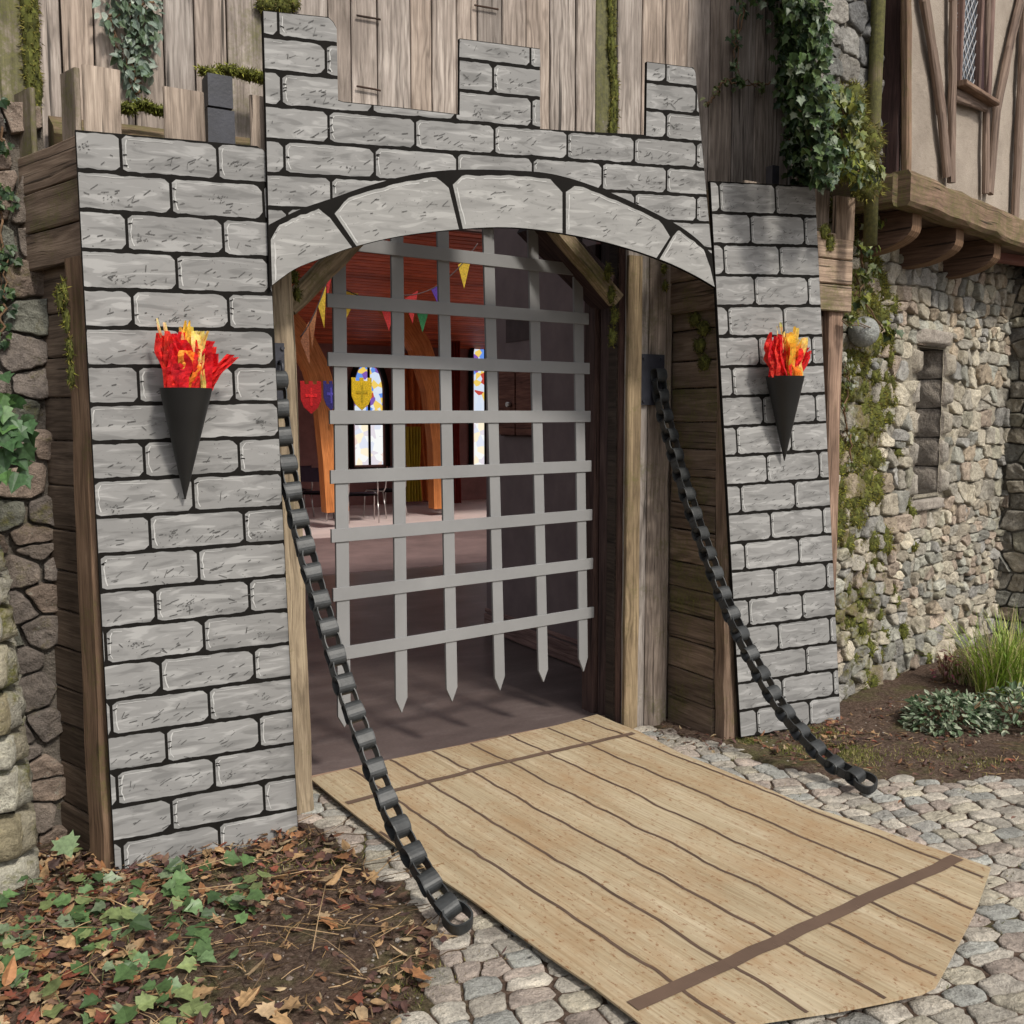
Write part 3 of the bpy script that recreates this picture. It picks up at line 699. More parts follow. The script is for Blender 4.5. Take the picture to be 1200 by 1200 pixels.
# curved laminated ribs
def rib(pxs, Y, w):
    mb = MB(); pts = [onY(x, y, Y) for x, y in pxs]
    P = []
    for i, p in enumerate(pts):
        d = (pts[min(i + 1, len(pts) - 1)] - pts[max(i - 1, 0)]).normalized(); s = d.cross(Vector((0, 1, 0)))
        P.append((p - s * w / 2, p + s * w / 2))
    for k in range(len(P) - 1):
        a0, a1 = P[k]; b0, b1 = P[k + 1]; T = Vector((0, .22, 0)); u0, u1 = k * .5, k * .5 + .5
        mb.poly([a0, b0, b1, a1], [(u0, 0), (u1, 0), (u1, w), (u0, w)]); mb.poly([a0 + T, a1 + T, b1 + T, b0 + T], [(u0, 0), (u0, w), (u1, w), (u1, 0)])
        mb.poly([a0, a0 + T, b0 + T, b0], [(u0, 0), (u0, .2), (u1, .2), (u1, 0)]); mb.poly([a1, b1, b1 + T, a1 + T], [(u0, 0), (u1, 0), (u1, .2), (u0, .2)])
    return mb.build('arched_rib', WO, hall)
rib([(520, 596), (518, 520), (510, 455), (494, 405), (468, 365), (430, 330), (385, 300), (320, 270), (240, 250)], 14.5, .34)
rib([(396, 600), (392, 540), (386, 480), (372, 430), (352, 392), (325, 360), (280, 330), (220, 310)], 13.5, .34)
rib([(640, 600), (640, 520), (628, 455), (608, 405), (580, 360), (540, 320), (480, 285)], 15.8, .30)
# stained glass windows
def mat_glass():
    t = NT('stained_glass'); uv = t.uv(); v = t.n('TexVoronoi'); v.inputs['Scale'].default_value = 8; t.link(uv, v.inputs['Vector'])
    sep = t.n('SeparateColor'); t.link(v.outputs['Color'], sep.inputs[0])
    c = t.ramp(sep.outputs[0], [(0, (.8, .88, 1)), (.22, (.16, .34, .9)), (.40, (1, .7, .15)), (.55, (.6, .08, .06)), (.66, (.75, .85, 1)), (.85, (.25, .12, .5))])
    c.node.color_ramp.interpolation = 'CONSTANT'
    ac, al = t.attr(); c = t.mix(al, c, (1, .98, .9))
    e = t.n('Emission'); t.link(c, e.inputs[0]); t.link(t.math('ADD', t.math('MULTIPLY', al, .15), .75), e.inputs[1]); t.link(e.outputs[0], t.out.inputs[0]); return t.mat
GL = mat_glass()
def lancet(cx, w, z0, z1, Y, label):
    th = thing('stained_glass_window', (cx, Y, z0), label, 'window', 'stained glass windows of the hall')
    def outl(w, z0, z1, n=10):
        pts = [(-w / 2, z0), (w / 2, z0)]; zs = z1 - w * .9
        for i in range(n + 1): t = i / n; pts.append((w / 2 * (1 - t ** 1.6), zs + (z1 - zs) * math.sin(t * PI / 2)))
        for i in range(n - 1, -1, -1): t = i / n; pts.append((-w / 2 * (1 - t ** 1.6), zs + (z1 - zs) * math.sin(t * PI / 2)))
        return pts
    zm = z0 + (z1 - z0) * .40
    mb = MB(); o = outl(w, z0, z1)
    lo = [(-w / 2, z0), (w / 2, z0), (w / 2, zm), (-w / 2, zm)]; up = [(-w / 2, zm), (w / 2, zm)] + o[2:-1]
    mb.poly([(cx + x, Y - .02, z) for x, z in lo], [(x + 3, z) for x, z in lo], (1, 1, 1, .7)); mb.poly([(cx + x, Y - .02, z) for x, z in up], [(x + cx, z) for x, z in up], (1, 1, 1, 0)); mb.build('pane', GL, th)
    mb = MB(); o2 = outl(w + .16, z0 - .08, z1 + .1); mb.tube([(cx + x, Y - .05, z) for x, z in o2] + [(cx + o2[0][0], Y - .05, o2[0][1])], .05, 6, (1, 1, 1), cap=False)
    mb.box((cx - .02, Y - .06, z0), (cx + .02, Y - .03, z1)); mb.box((cx - w / 2, Y - .055, zm - .02), (cx + w / 2, Y - .028, zm + .02)); mb.build('window_frame', INK, th)
a = onY(416, 545, HB); b = onY(447, 425, HB); lancet((a.x + b.x) / 2, b.x - a.x, a.z, b.z, HB, 'brightly lit stained glass window behind the yellow shield banner')
a = onY(555, 545, HB); b = onY(580, 392, HB); lancet((a.x + b.x) / 2, b.x - a.x, a.z, b.z, HB, 'narrow pointed stained glass window with red top, farther right in the hall')
# curtains
def curtain(x0, x1, z0, z1, Y, tint, label, pinch=.5, lean=0):
    mb = MB(); n, k = 36, 14; P = []
    for i in range(n + 1):
        row = []
        for j in range(k + 1):
            t = j / k; s = i / n; pin = 1 - pinch * math.exp(-((t - .42) / .25) ** 2)
            xm = (x0 + x1) / 2 + lean * (t - .42); x = xm + (s - .5) * (x1 - x0) * pin
            row.append((x, Y + .07 * math.sin(s * 30 + t * 1.5) * pin, z0 + (z1 - z0) * t))
        P.append(row)
    mb.grid(P, lambda i, j: (i, j), (*tint, 0), 0); o = mb.build('curtain', CLOTH, pivot=((x0 + x1) / 2, Y, z0)); return tag(o, label, 'curtain', 'curtains in the hall')
a = onY(470, 588, 16.3); b = onY(508, 415, 16.3); curtain(a.x, b.x, a.z, b.z, 16.3, (.38, .10, .03), 'rust brown draped curtain gathered left of the tall orange rib')
a = onY(476, 588, 15.9); b = onY(492, 500, 15.9); curtain(a.x, b.x, a.z, b.z, 15.9, (.36, .26, .03), 'mustard yellow lower curtain length beside the rust brown curtain', .2)
a = onY(524, 590, 16.2); b = onY(538, 400, 16.2); curtain(a.x, b.x, a.z, b.z, 16.2, (.20, .03, .025), 'dark red curtain right of the tall orange rib', .2)
# shield banners
def shield(px0, px1, py0, py1, Y, tint, mark, label):
    a = onY(px0, py0, Y); b = onY(px1, py1, Y); cx = (a.x + b.x) / 2; w = b.x - a.x; zt, zb = a.z, b.z; h = zt - zb
    th = thing('shield_banner', (cx, Y, zb), label, 'banner', 'shield banners hung across the hall')
    o = [(-.5, .92), (-.5, 1.0), (-.3, 1.0), (-.3, .92), (-.1, .92), (-.1, 1.0), (.1, 1.0), (.1, .92), (.3, .92), (.3, 1.0), (.5, 1.0), (.5, .45), (.34, .2), (0, 0), (-.34, .2), (-.5, .45)]
    mb = MB()
    L = [(-.5, .92), (.5, .92), (.5, .45), (.34, .2), (0, 0), (-.34, .2), (-.5, .45)]
    for off in (0, .012):
        mb.poly([(cx + x * w, Y + off, zb + z * h) for x, z in L][::(1 if off else -1)], None, (*tint, 0))
        for xx in (-.5, -.1, .3): mb.poly([(cx + x * w, Y + off, zb + z * h) for x, z in ((xx, .92), (xx + .2, .92), (xx + .2, 1.02), (xx, 1.02))][::(1 if off else -1)], None, (*tint, 0))
    for i in range(7):
        x0, z0 = L[i]; x1, z1 = L[(i + 1) % 7]; mb.poly([(cx + x0 * w, Y, zb + z0 * h), (cx + x1 * w, Y, zb + z1 * h), (cx + x1 * w, Y + .012, zb + z1 * h), (cx + x0 * w, Y + .012, zb + z0 * h)], None, (*tint, 0))
    mb.build('cloth', BAN, th)
    mb = MB(); c = tuple(min(1, x * mark) for x in tint)
    mb.box((cx - .05 * w, Y - .006, zb + .25 * h), (cx + .05 * w, Y - .003, zb + .8 * h), c); mb.box((cx - .28 * w, Y - .0065, zb + .52 * h), (cx + .28 * w, Y - .0035, zb + .62 * h), c); mb.build('cross_mark', BAN, th)
shield(412, 436, 443, 481, 11, (.85, .62, .03), .75, 'yellow shield banner hanging before the bright window')
shield(352, 377, 447, 485, 11, (.55, .02, .025), 1.5, 'red shield banner beside the left door post')
shield(379, 397, 447, 481, 11.3, (.05, .04, .22), 2.5, 'dark blue shield banner right of the red one')
# bunting strings
def bunting(p0, p1, Y, cols, label, sag=.25, n=7):
    a = onY(*p0, Y); b = onY(*p1, Y); th = thing('bunting', a, label, 'bunting', 'bunting strings under the hall ceiling')
    pts = [a.lerp(b, i / 20) - Vector((0, 0, sag * (1 - (2 * i / 20 - 1) ** 2))) for i in range(21)]
    mb = MB(); mb.tube(pts, .006, 5, (.07, .06, .06)); mb.build('cord', CLOTH, th)
    for k in range(n):
        t = (k + .5) / n; i = t * 20; p = pts[int(i)].lerp(pts[min(20, int(i) + 1)], i % 1); d = (b - a).normalized() * .11; c = cols[k % len(cols)]; mb = MB()
        tip = p + Vector((U(-.05, .05), U(-.04, .04), -.34)); T = Vector((0, .006, 0)); mb.poly([p - d, tip, p + d], None, (*c, 0)); mb.poly([p - d + T, p + d + T, tip + T], None, (*c, 0)); mb.build('pennant', BAN, th)
bcol = [(.5, .22, .12), (.55, .25, .12), (.7, .5, .06), (.5, .04, .04), (.05, .25, .10), (.12, .05, .35)]
bunting((352, 395), (392, 300), 10, bcol, 'lowest bunting string of orange pennants near the left post', .1, 4)
bunting((388, 330), (515, 355), 12, [bcol[2], bcol[3], bcol[4]], 'middle bunting string of yellow, red and green pennants', .15, 3)
bunting((465, 345), (560, 285), 11, [bcol[3], bcol[5], bcol[2]], 'highest bunting string with the dark blue pennant', .2, 3)
# chairs
def chair(x, y, rz, label):
    th = thing('stacking_chair', (x, y, .003), label, 'chair', 'chairs standing at the far end of the hall'); c, s = math.cos(rz), math.sin(rz)
    def T(p): return (x + p[0] * c - p[1] * s, y + p[0] * s + p[1] * c, p[2] + .003)
    mb = MB(); P = [[T((-.22 + .44 * i / 4, -.21 + .42 * j / 4, .45 - .02 * math.sin(PI * i / 4) * math.sin(PI * j / 4))) for j in range(5)] for i in range(5)]
    mb.grid(P, lambda i, j: (i, j), (.03, .02, .03, 0)); mb.grid([[(p[0], p[1], p[2] - .03) for p in r] for r in P], lambda i, j: (i, j), (.03, .02, .03, 0), flip=True); mb.build('seat', CLOTH, th)
    mb = MB(); P = [[T((-.21 + .42 * i / 4, .22 + .03 * math.cos((i / 4 - .5) * PI) + .04 * j / 3, .62 + .22 * j / 3)) for j in range(4)] for i in range(5)]
    mb.grid(P, lambda i, j: (i, j), (.03, .02, .03, 0)); mb.build('backrest', CLOTH, th)
    for sx in (-1, 1):
        mb = MB(); mb.tube([T((sx * .23, -.26, 0)), T((sx * .23, -.24, .4)), T((sx * .22, -.2, .44)), T((sx * .22, .2, .44)), T((sx * .22, .24, .5)), T((sx * .21, .27, .84))], .012, 6)
        mb.tube([T((sx * .23, .27, 0)), T((sx * .22, .18, .43))], .012, 6); mb.build('frame', STEEL, th)
for (px, py, rz, lb) in ((370, 610, 2.6, 'metal framed chair nearest the left door post, back half hidden'), (424, 612, 2.9, 'metal framed chair below the yellow shield banner'), (452, 606, 3.5, 'metal framed chair below the bright window, seen past the others'), (345, 606, 3.2, 'metal framed chair partly behind the left door post')):
    g = onZ(px, py); chair(g.x, g.y, rz, lb)

# ================================================================== STONE WALLS AND TIMBER FRAMED HOUSE (right)
S0 = Vector((4.05, 3.76, 0)); A = Vector((.962, .273, 0)).normalized(); N = Vector((.273, -.962, 0)).normalized()
house = thing('timber_framed_house', S0 + A * 1.5, 'half-timbered house with jettied plaster storey over a rubble stone wall', 'building')
def ws(px, py, off=0.0):            # wall coordinates of a sight line
    p = onP(px, py, S0 + N * off, N) - S0; return p.dot(A), p.z
sl = [ws(1076, 405), ws(1099, 580)]
sx0, sx1 = sl[0][0], sl[1][0]; sz0, sz1 = sl[1][1], sl[0][1]
JO = .36
def wlp(s, off, z): return S0 + A * s + N * off + Vector((0, 0, z))
jz = ws(1060, 236, JO)[1]; jx = ws(1058, 236, JO)[0]
def skip_slit(a, b, c, d): return not (c < sx0 - .015 or a > sx1 + .015 or d < sz0 or b > sz1)
def rightmoss(x, z):
    k = .22 if x < .75 else .08
    if z < .8 and x < .9: k += .10
    if x < .55 and .9 < z < 2.4: k += .17
    return k + .15 * noise.noise(Vector((x * 3, z * 3, 1)))
mb = MB()
rubble(mb, S0 - A * .1, A, (0, 0, 1), N, 5.2, 2.75, (.07, .22), (.055, .17), (.012, .042), lambda a, b, c, d: skip_slit(a - .1, b, c - .1, d), lambda x, z: rightmoss(x - .1, z), .022, tm=1.10, seed=2)
backing(mb, S0 - A * .1, A, (0, 0, 1), N, 5.2, 2.8, .001, (.30, .27, .215), .10, .05, lambda a, b, c, d: skip_slit(a - .1 + .03, b + .03, c - .1 - .03, d - .03), 4)
# dressed stones round the slit, and its deep reveal
nh = 5
for k in range(nh):
    z0 = sz0 + (sz1 - sz0) * k / nh; z1 = sz0 + (sz1 - sz0) * (k + 1) / nh - .006; w = U(.07, .13)
    for (xa, xb) in ((sx0 - U(.06, .12), sx0 - .006), (sx1 + .006, sx1 + w)):
        q = [S0 + A * xa + Vector((0, 0, z0)), S0 + A * xb + Vector((0, 0, z0)), S0 + A * xb + Vector((0, 0, z1)), S0 + A * xa + Vector((0, 0, z1))]
        pillow(mb, q, N, U(.03, .045), pick([(.38, .34, .28), (.34, .31, .27)], .1), .1, 5, .006, 7)
    for xs, sg in ((sx0, 1), (sx1, -1)):
        q = [S0 + A * xs + Vector((0, 0, z0)) + N * (.02), S0 + A * xs - N * .22 + Vector((0, 0, z0)), S0 + A * xs - N * .22 + Vector((0, 0, z1)), S0 + A * xs + Vector((0, 0, z1)) + N * .02]
        pillow(mb, q, A * sg, .008, pick([(.34, .30, .26)], .15), .1, 6, .009, 5, side=.004)
for (a_, b_) in (((sx0 - .1, sz1), (sx1 + .1, sz1 + .12)), ((sx0 - .08, sz0 - .09), (sx1 + .08, sz0 - .005))):
    q = [S0 + A * a_[0] + Vector((0, 0, a_[1])), S0 + A * b_[0] + Vector((0, 0, a_[1])), S0 + A * b_[0] + Vector((0, 0, b_[1])), S0 + A * a_[0] + Vector((0, 0, b_[1]))]
    pillow(mb, q, N, .05, (.36, .32, .28), .1, 6, .007, 9)
q = [S0 + A * (sx0 - .1) - N * .22, S0 + A * (sx1 + .1) - N * .22]; mb.poly([q[0] + Vector((0, 0, sz0 - .1)), q[1] + Vector((0, 0, sz0 - .1)), q[1] + Vector((0, 0, sz1 + .1)), q[0] + Vector((0, 0, sz1 + .1))], None, (.05, .045, .04, 0))  # back of the slit coloured near black for its deep shade
for xs in (sx0 - .012, sx1 + .012):
    for sg in (1, -1):
        q4 = [wlp(xs, .0, sz0 - .05), wlp(xs, -.23, sz0 - .05), wlp(xs, -.23, sz1 + .05), wlp(xs, .0, sz1 + .05)]; mb.poly([p + A * (.002 * sg) for p in q4][::sg], None, (.10, .09, .08, 0))
for zz, up in ((sz0, 1), (sz1, -1)):
    P4 = [S0 + A * sx0 + N * .02, S0 + A * sx1 + N * .02, S0 + A * sx1 - N * .22, S0 + A * sx0 - N * .22]; P4 = [p + Vector((0, 0, zz)) for p in P4]; mb.poly(P4 if up > 0 else P4[::-1], None, (.2, .18, .15, .2))
mb.build('stone_wall', ST, house)
# return wall at the right edge
bx = ws(1176, 500, .0)[0]
mb = MB(); Ob = S0 + A * bx; rubble(mb, Ob + N * .45, -N, (0, 0, 1), -A, .45, 2.6, (.10, .2), (.09, .16), (.012, .04), None, lambda x, z: .15, .015, seed=21, tm=.8)
rubble(mb, Ob + N * .45, A, (0, 0, 1), N, 1.6, 2.6, (.14, .26), (.11, .2), (.012, .04), None, lambda x, z: .2, .015, seed=24, tm=.72)
mb.box((0, 0, 0), (0, 0, 0)) if False else None
backing(mb, Ob + N * .45, -N, (0, 0, 1), -A, .45, 2.6, -.005, (.15, .14, .12), .1, .06); backing(mb, Ob + N * .45, A, (0, 0, 1), N, 1.6, 2.6, -.005, (.15, .14, .12), .1, .06)
mb.build('buttress', ST, house)
# stone wall high up between the planks and the house
mb = MB(); us = ws(957, 60, .24)[0]; O2 = S0 + N * .24 + A * us + Vector((0, 0, 2.80))
rubble(mb, O2, A, (0, 0, 1), N, jx - us - .02, 2.0, (.12, .26), (.10, .20), (.006, .02), None, lambda x, z: .12, .02, [(.25, .25, .235), (.30, .29, .27), (.22, .22, .22), (.33, .31, .28)], seed=31, tm=.85)
backing(mb, O2, A, (0, 0, 1), N, jx - us - .02, 2.0, -.004, (.14, .13, .11), .2, .06); mb.build('upper_stone_wall', ST, house)
def W(px, py, off): p = onP(px, py, S0 + N * off, N); return p
def wl(s, off, z): return S0 + A * s + N * off + Vector((0, 0, z))
ZT = 4.7
# plaster
mb = MB(); nx, nz = 60, 50; P = []
for i in range(nx + 1):
    row = []
    for j in range(nz + 1):
        s = jx + .03 + (4.2 - jx) * i / nx; z = jz + .1 + (ZT - jz - .1) * j / nz
        row.append(wl(s, JO - .035 + .008 * noise.noise(Vector((s * 4, z * 4, 3))) + .004 * noise.noise(Vector((s * 14, z * 14, 1))), z))
    P.append(row)
wz0 = ws(1121, 95, JO); wz1 = ws(1158, 95, JO); wx0, wx1, wzs = wz0[0], wz1[0], wz0[1]
mbp = mb
mb.grid(P, lambda i, j: (i, j), (1, 1, 1, .1)); mb.build('plaster_wall', PLAS, house)
mb = MB(); mb.poly([wl(jx + .01, -.0, jz), wl(jx + .01, JO - .03, jz), wl(jx + .01, JO - .03, ZT), wl(jx + .01, 0, ZT)], [(0, 0), (.3, 0), (.3, 2), (0, 2)])
for k in range(3): o_ = .06 + k * .11; mb.beam(wl(jx - .005, o_, jz), wl(jx - .005, o_, ZT), N, .105, .03, 10, .003, .006, (.75, .62, .62)) 
mb.build('end_wall', WD, house)
mb = MB(); pz = wl(jx - .16, .1, 0)
ps = ws(1026, 100, .29)[0]; mb.tube([wl(ps, .29, 2.45), wl(ps - .008, .29, 3.0), wl(ps + .004, .29, 3.8), wl(ps - .006, .29, ZT)], .034, 10, (.9, .9, .8), moss=.55); mb.build('mossy_pole', WB, house)
mb = MB(); mb.beam(wl(jx - .02, JO - .01, jz + .06), wl(4.2, JO - .01, jz + .06), (0, 0, 1), .17, .12, 24, .014, .02, (1.05, .95, .85), .38)
mb.beam(wl(jx - .03, JO - .02, jz + .05), wl(jx - .03, -.02, jz + .05), (0, 0, 1), .16, .10, 5, .008, .02, (.8, .7, .65), .4)
mb.poly([wl(jx, JO - .05, jz), wl(4.2, JO - .05, jz), wl(4.2, 0, jz), wl(jx, 0, jz)], [(0, 0), (3, 0), (3, .3), (0, .3)], (.45, .4, .38, .1)); mb.build('sill_beam', WT, house)
def stud(pxs, w, name='stud', t=.03, tint=(1, 1, 1), moss=.1):
    mb = MB(); pts = [W(x, y, JO + .0) for x, y in pxs]
    for k in range(len(pts) - 1):
        d = pts[k + 1] - pts[k]; mb.beam(pts[k] - d.normalized() * .01, pts[k + 1] + d.normalized() * .01, d.cross(N), w * U(.95, 1.05), t + .0015 * (k % 3), max(2, int(d.length / .12)), .006, .009, tint, moss)
    return mb.build(name, WT, house)
ext = lambda x0, y0, x1, y1, Y=-260: (x0 + (x1 - x0) * (Y - y0) / (y1 - y0), Y)
stud([(1061, -200), (1062, 0), (1062, 200)], .045, 'corner_post', .04, (1.1, 1, .85), .25)
stud([(1075, -120), (1083, 0), (1093, 60), (1103, 130), (1110, 205)], .070, 'curved_brace')
stud([(1117, -200), (1117, 0), (1115, 212)], .055)
stud([(1160, -200), (1157, 0), (1155, 225)], .050)
stud([(1212, -80), (1196, 0), (1182, 60), (1168, 130), (1160, 225)], .064, 'curved_brace')
stud([(1120, 112), (1155, 124)], .07, 'rail', .026)
# studs farther right, out of the photo
for k in range(4):
    s = wx1 + .55 + k * .5; mb = MB(); mb.beam(wl(s, JO, jz + .13), wl(s, JO, ZT), A, .07, .032, 10, .006, .009, (1, 1, 1), .1); mb.build('stud', WT, house)
# leaded window
wt = jz + 1.75
win = MB(); win.poly([wl(wx0, JO - .012, wzs), wl(wx1, JO - .012, wzs), wl(wx1, JO - .012, wt), wl(wx0, JO - .012, wt)], [(0, 0), (1, 0), (1, 2), (0, 2)])
gm = NT('old_glass'); gm.col(gm.ramp(gm.noise(gm.pos(), 14, 2, .5), [(.4, (.03, .035, .045)), (.6, (.12, .14, .17))])); gm.rough(.12, .8)
wf = MB(); d_ = .03
wm = wx0 + (wx1 - wx0) * .60
for (s, w) in ((wx0 + .012, .024), (wm + .01, .03), (wx1 - .02, .05)): wf.beam(wl(s, JO + .004, wzs), wl(s, JO + .004, wt), A, w, .034, 8, .001, .004, (.9, .8, .85))
wf.beam(wl(wx0 - .02, JO + .025, wzs - .02), wl(wx1 + .02, JO + .025, wzs - .02), N, .075, .028, 4, .002, .006, (1.2, 1.1, 1)); fr = wf.build('window', WT, house)
pw = MB(); pw.poly([wl(wm + .02, JO - .005, wzs), wl(wx1, JO - .005, wzs), wl(wx1, JO - .005, wt), wl(wm + .02, JO - .005, wt)], None, (.9, .75, .9, 0)); pw.build('wooden_panel', WD, fr)
win.build('pane', gm.mat, fr)
ld = MB(); L = wm - wx0; st = .052; z = wzs - .3
while z < wt:
    for sg in (1, -1):
        a0 = (wx0, z) if sg > 0 else (wm, z); b0 = (wm, z + L * 1.35) if sg > 0 else (wx0, z + L * 1.35)
        pa = wl(a0[0], JO - .009 + .001 * sg, a0[1]); pb_ = wl(b0[0], JO - .009 + .001 * sg, b0[1])
        if b0[1] > wzs and a0[1] < wt - L:
            if a0[1] < wzs: t = (wzs - a0[1]) / (b0[1] - a0[1]); pa = pa.lerp(pb_, t)
            ld.tube([pa, pb_], .0035, 5)
    z += st * 1.35
ld.build('lead_bars', mat_plain('lead', (.32, .32, .33), .5, .4, .2, 20, 0), fr)
# corbels under the jetty
for (pa, pb) in ((1048, 1093), (1097, 1143), (1145, 1187)):
    s1 = ws(pb - 6, 250, JO)[0]; w = .115; mb = MB(); prof = []
    for k in range(9):
        t = k / 8; prof.append((.02 + (JO - .05) * math.cos(t * PI / 2), jz - .09 - .12 * math.sin(t * PI / 2)))
    prof = [(0, jz - .005), (JO - .03, jz - .005)] + prof + [(0, jz - .21)]
    L_ = [wl(s1 - w, o, z) for o, z in prof]; R_ = [wl(s1, o, z) for o, z in prof]
    uvp = [(o, z) for o, z in prof]
    mb.poly(L_[::-1], uvp[::-1], (.6, .5, .45, .1)); mb.poly(R_, uvp, (1, .9, .75, .15))  # left cheek tinted darker, right face paler, for the way light falls
    for k in range(len(prof)):
        j = (k + 1) % len(prof); mb.poly([L_[k], L_[j], R_[j], R_[k]][::1], [(k * .05, 0), (k * .05 + .05, 0), (k * .05 + .05, .09), (k * .05, .09)], (1.0, .85, .65, .15))
    o = mb.build('corbel', WT, house)

# ================================================================== STONE WALLS (left)
lw = thing('old_stone_wall', (-.2, 4.0, 0), 'dark coursed stone wall in the recess left of the gatehouse', 'wall')
mb = MB(); rubble(mb, (-2.2, 4.02, -.02), (1, 0, 0), (0, 0, 1), NF, 2.55, 2.75, (.14, .30), (.09, .16), (.010, .024), None, lambda x, z: .22, .015, [(.24, .20, .17), (.20, .17, .15), (.27, .21, .17), (.18, .18, .15)], seed=41, tm=.9)
backing(mb, (-2.2, 4.02, -.02), (1, 0, 0), (0, 0, 1), NF, 2.55, 2.74, -.020, (.15, .13, .11), .2, .05, seed=3); mb.build('stonework', ST, lw)
# pale rough stone pillar that just enters the picture on the left
mb = MB(); px_edge = [(1010, 36), (950, 30), (890, 22), (800, 16), (700, 6), (640, 0)]
z = -.02; base = onY(34, 1000, 3.62)
while z < 1.35:
    h = U(.09, .17); xe = base.x - .0 - z * .045 - (.10 * max(0, z - .95)); k = 3; xx = xe
    for i in range(5):
        w = U(.12, .22); q = [(xx - w, 3.62, z), (xx, 3.62, z), (xx, 3.62, z + h), (xx - w, 3.62, z + h)]
        q = [Vector(p) + Vector((U(-.008, .008), 0, U(-.008, .008))) for p in q]
        pillow(mb, q, NF, U(.03, .06), pick([(.42, .40, .33), (.35, .32, .24), (.46, .43, .36), (.30, .26, .17)], .12), .24, 8, .014, 51)
        if i == 0:
            for j in range(2):
                q2 = [Vector((xx, 3.62 + j * .2, z)), Vector((xx, 3.82 + j * .2, z)), Vector((xx, 3.82 + j * .2, z + h)), Vector((xx, 3.62 + j * .2, z + h))]
                pillow(mb, q2, Vector((1, 0, 0)), .03, pick([(.36, .34, .28), (.30, .27, .2)], .15), .3, 6, .012, 53)
        xx -= w + .004
    z += h
q = [(-1.2, 3.64, 1.3), (base.x - .1, 3.64, 1.3), (base.x - .1, 4.0, 1.3), (-1.2, 4.0, 1.3)]; pillow(mb, q, Vector((0, 0, 1)), .05, (.3, .28, .2), .4, 10, .02, 55)
tag(mb.build('stone_pillar', ST, pivot=(base.x, 3.62, 0)), 'pale lumpy stone pier at the left edge beside the ivy', 'pier')

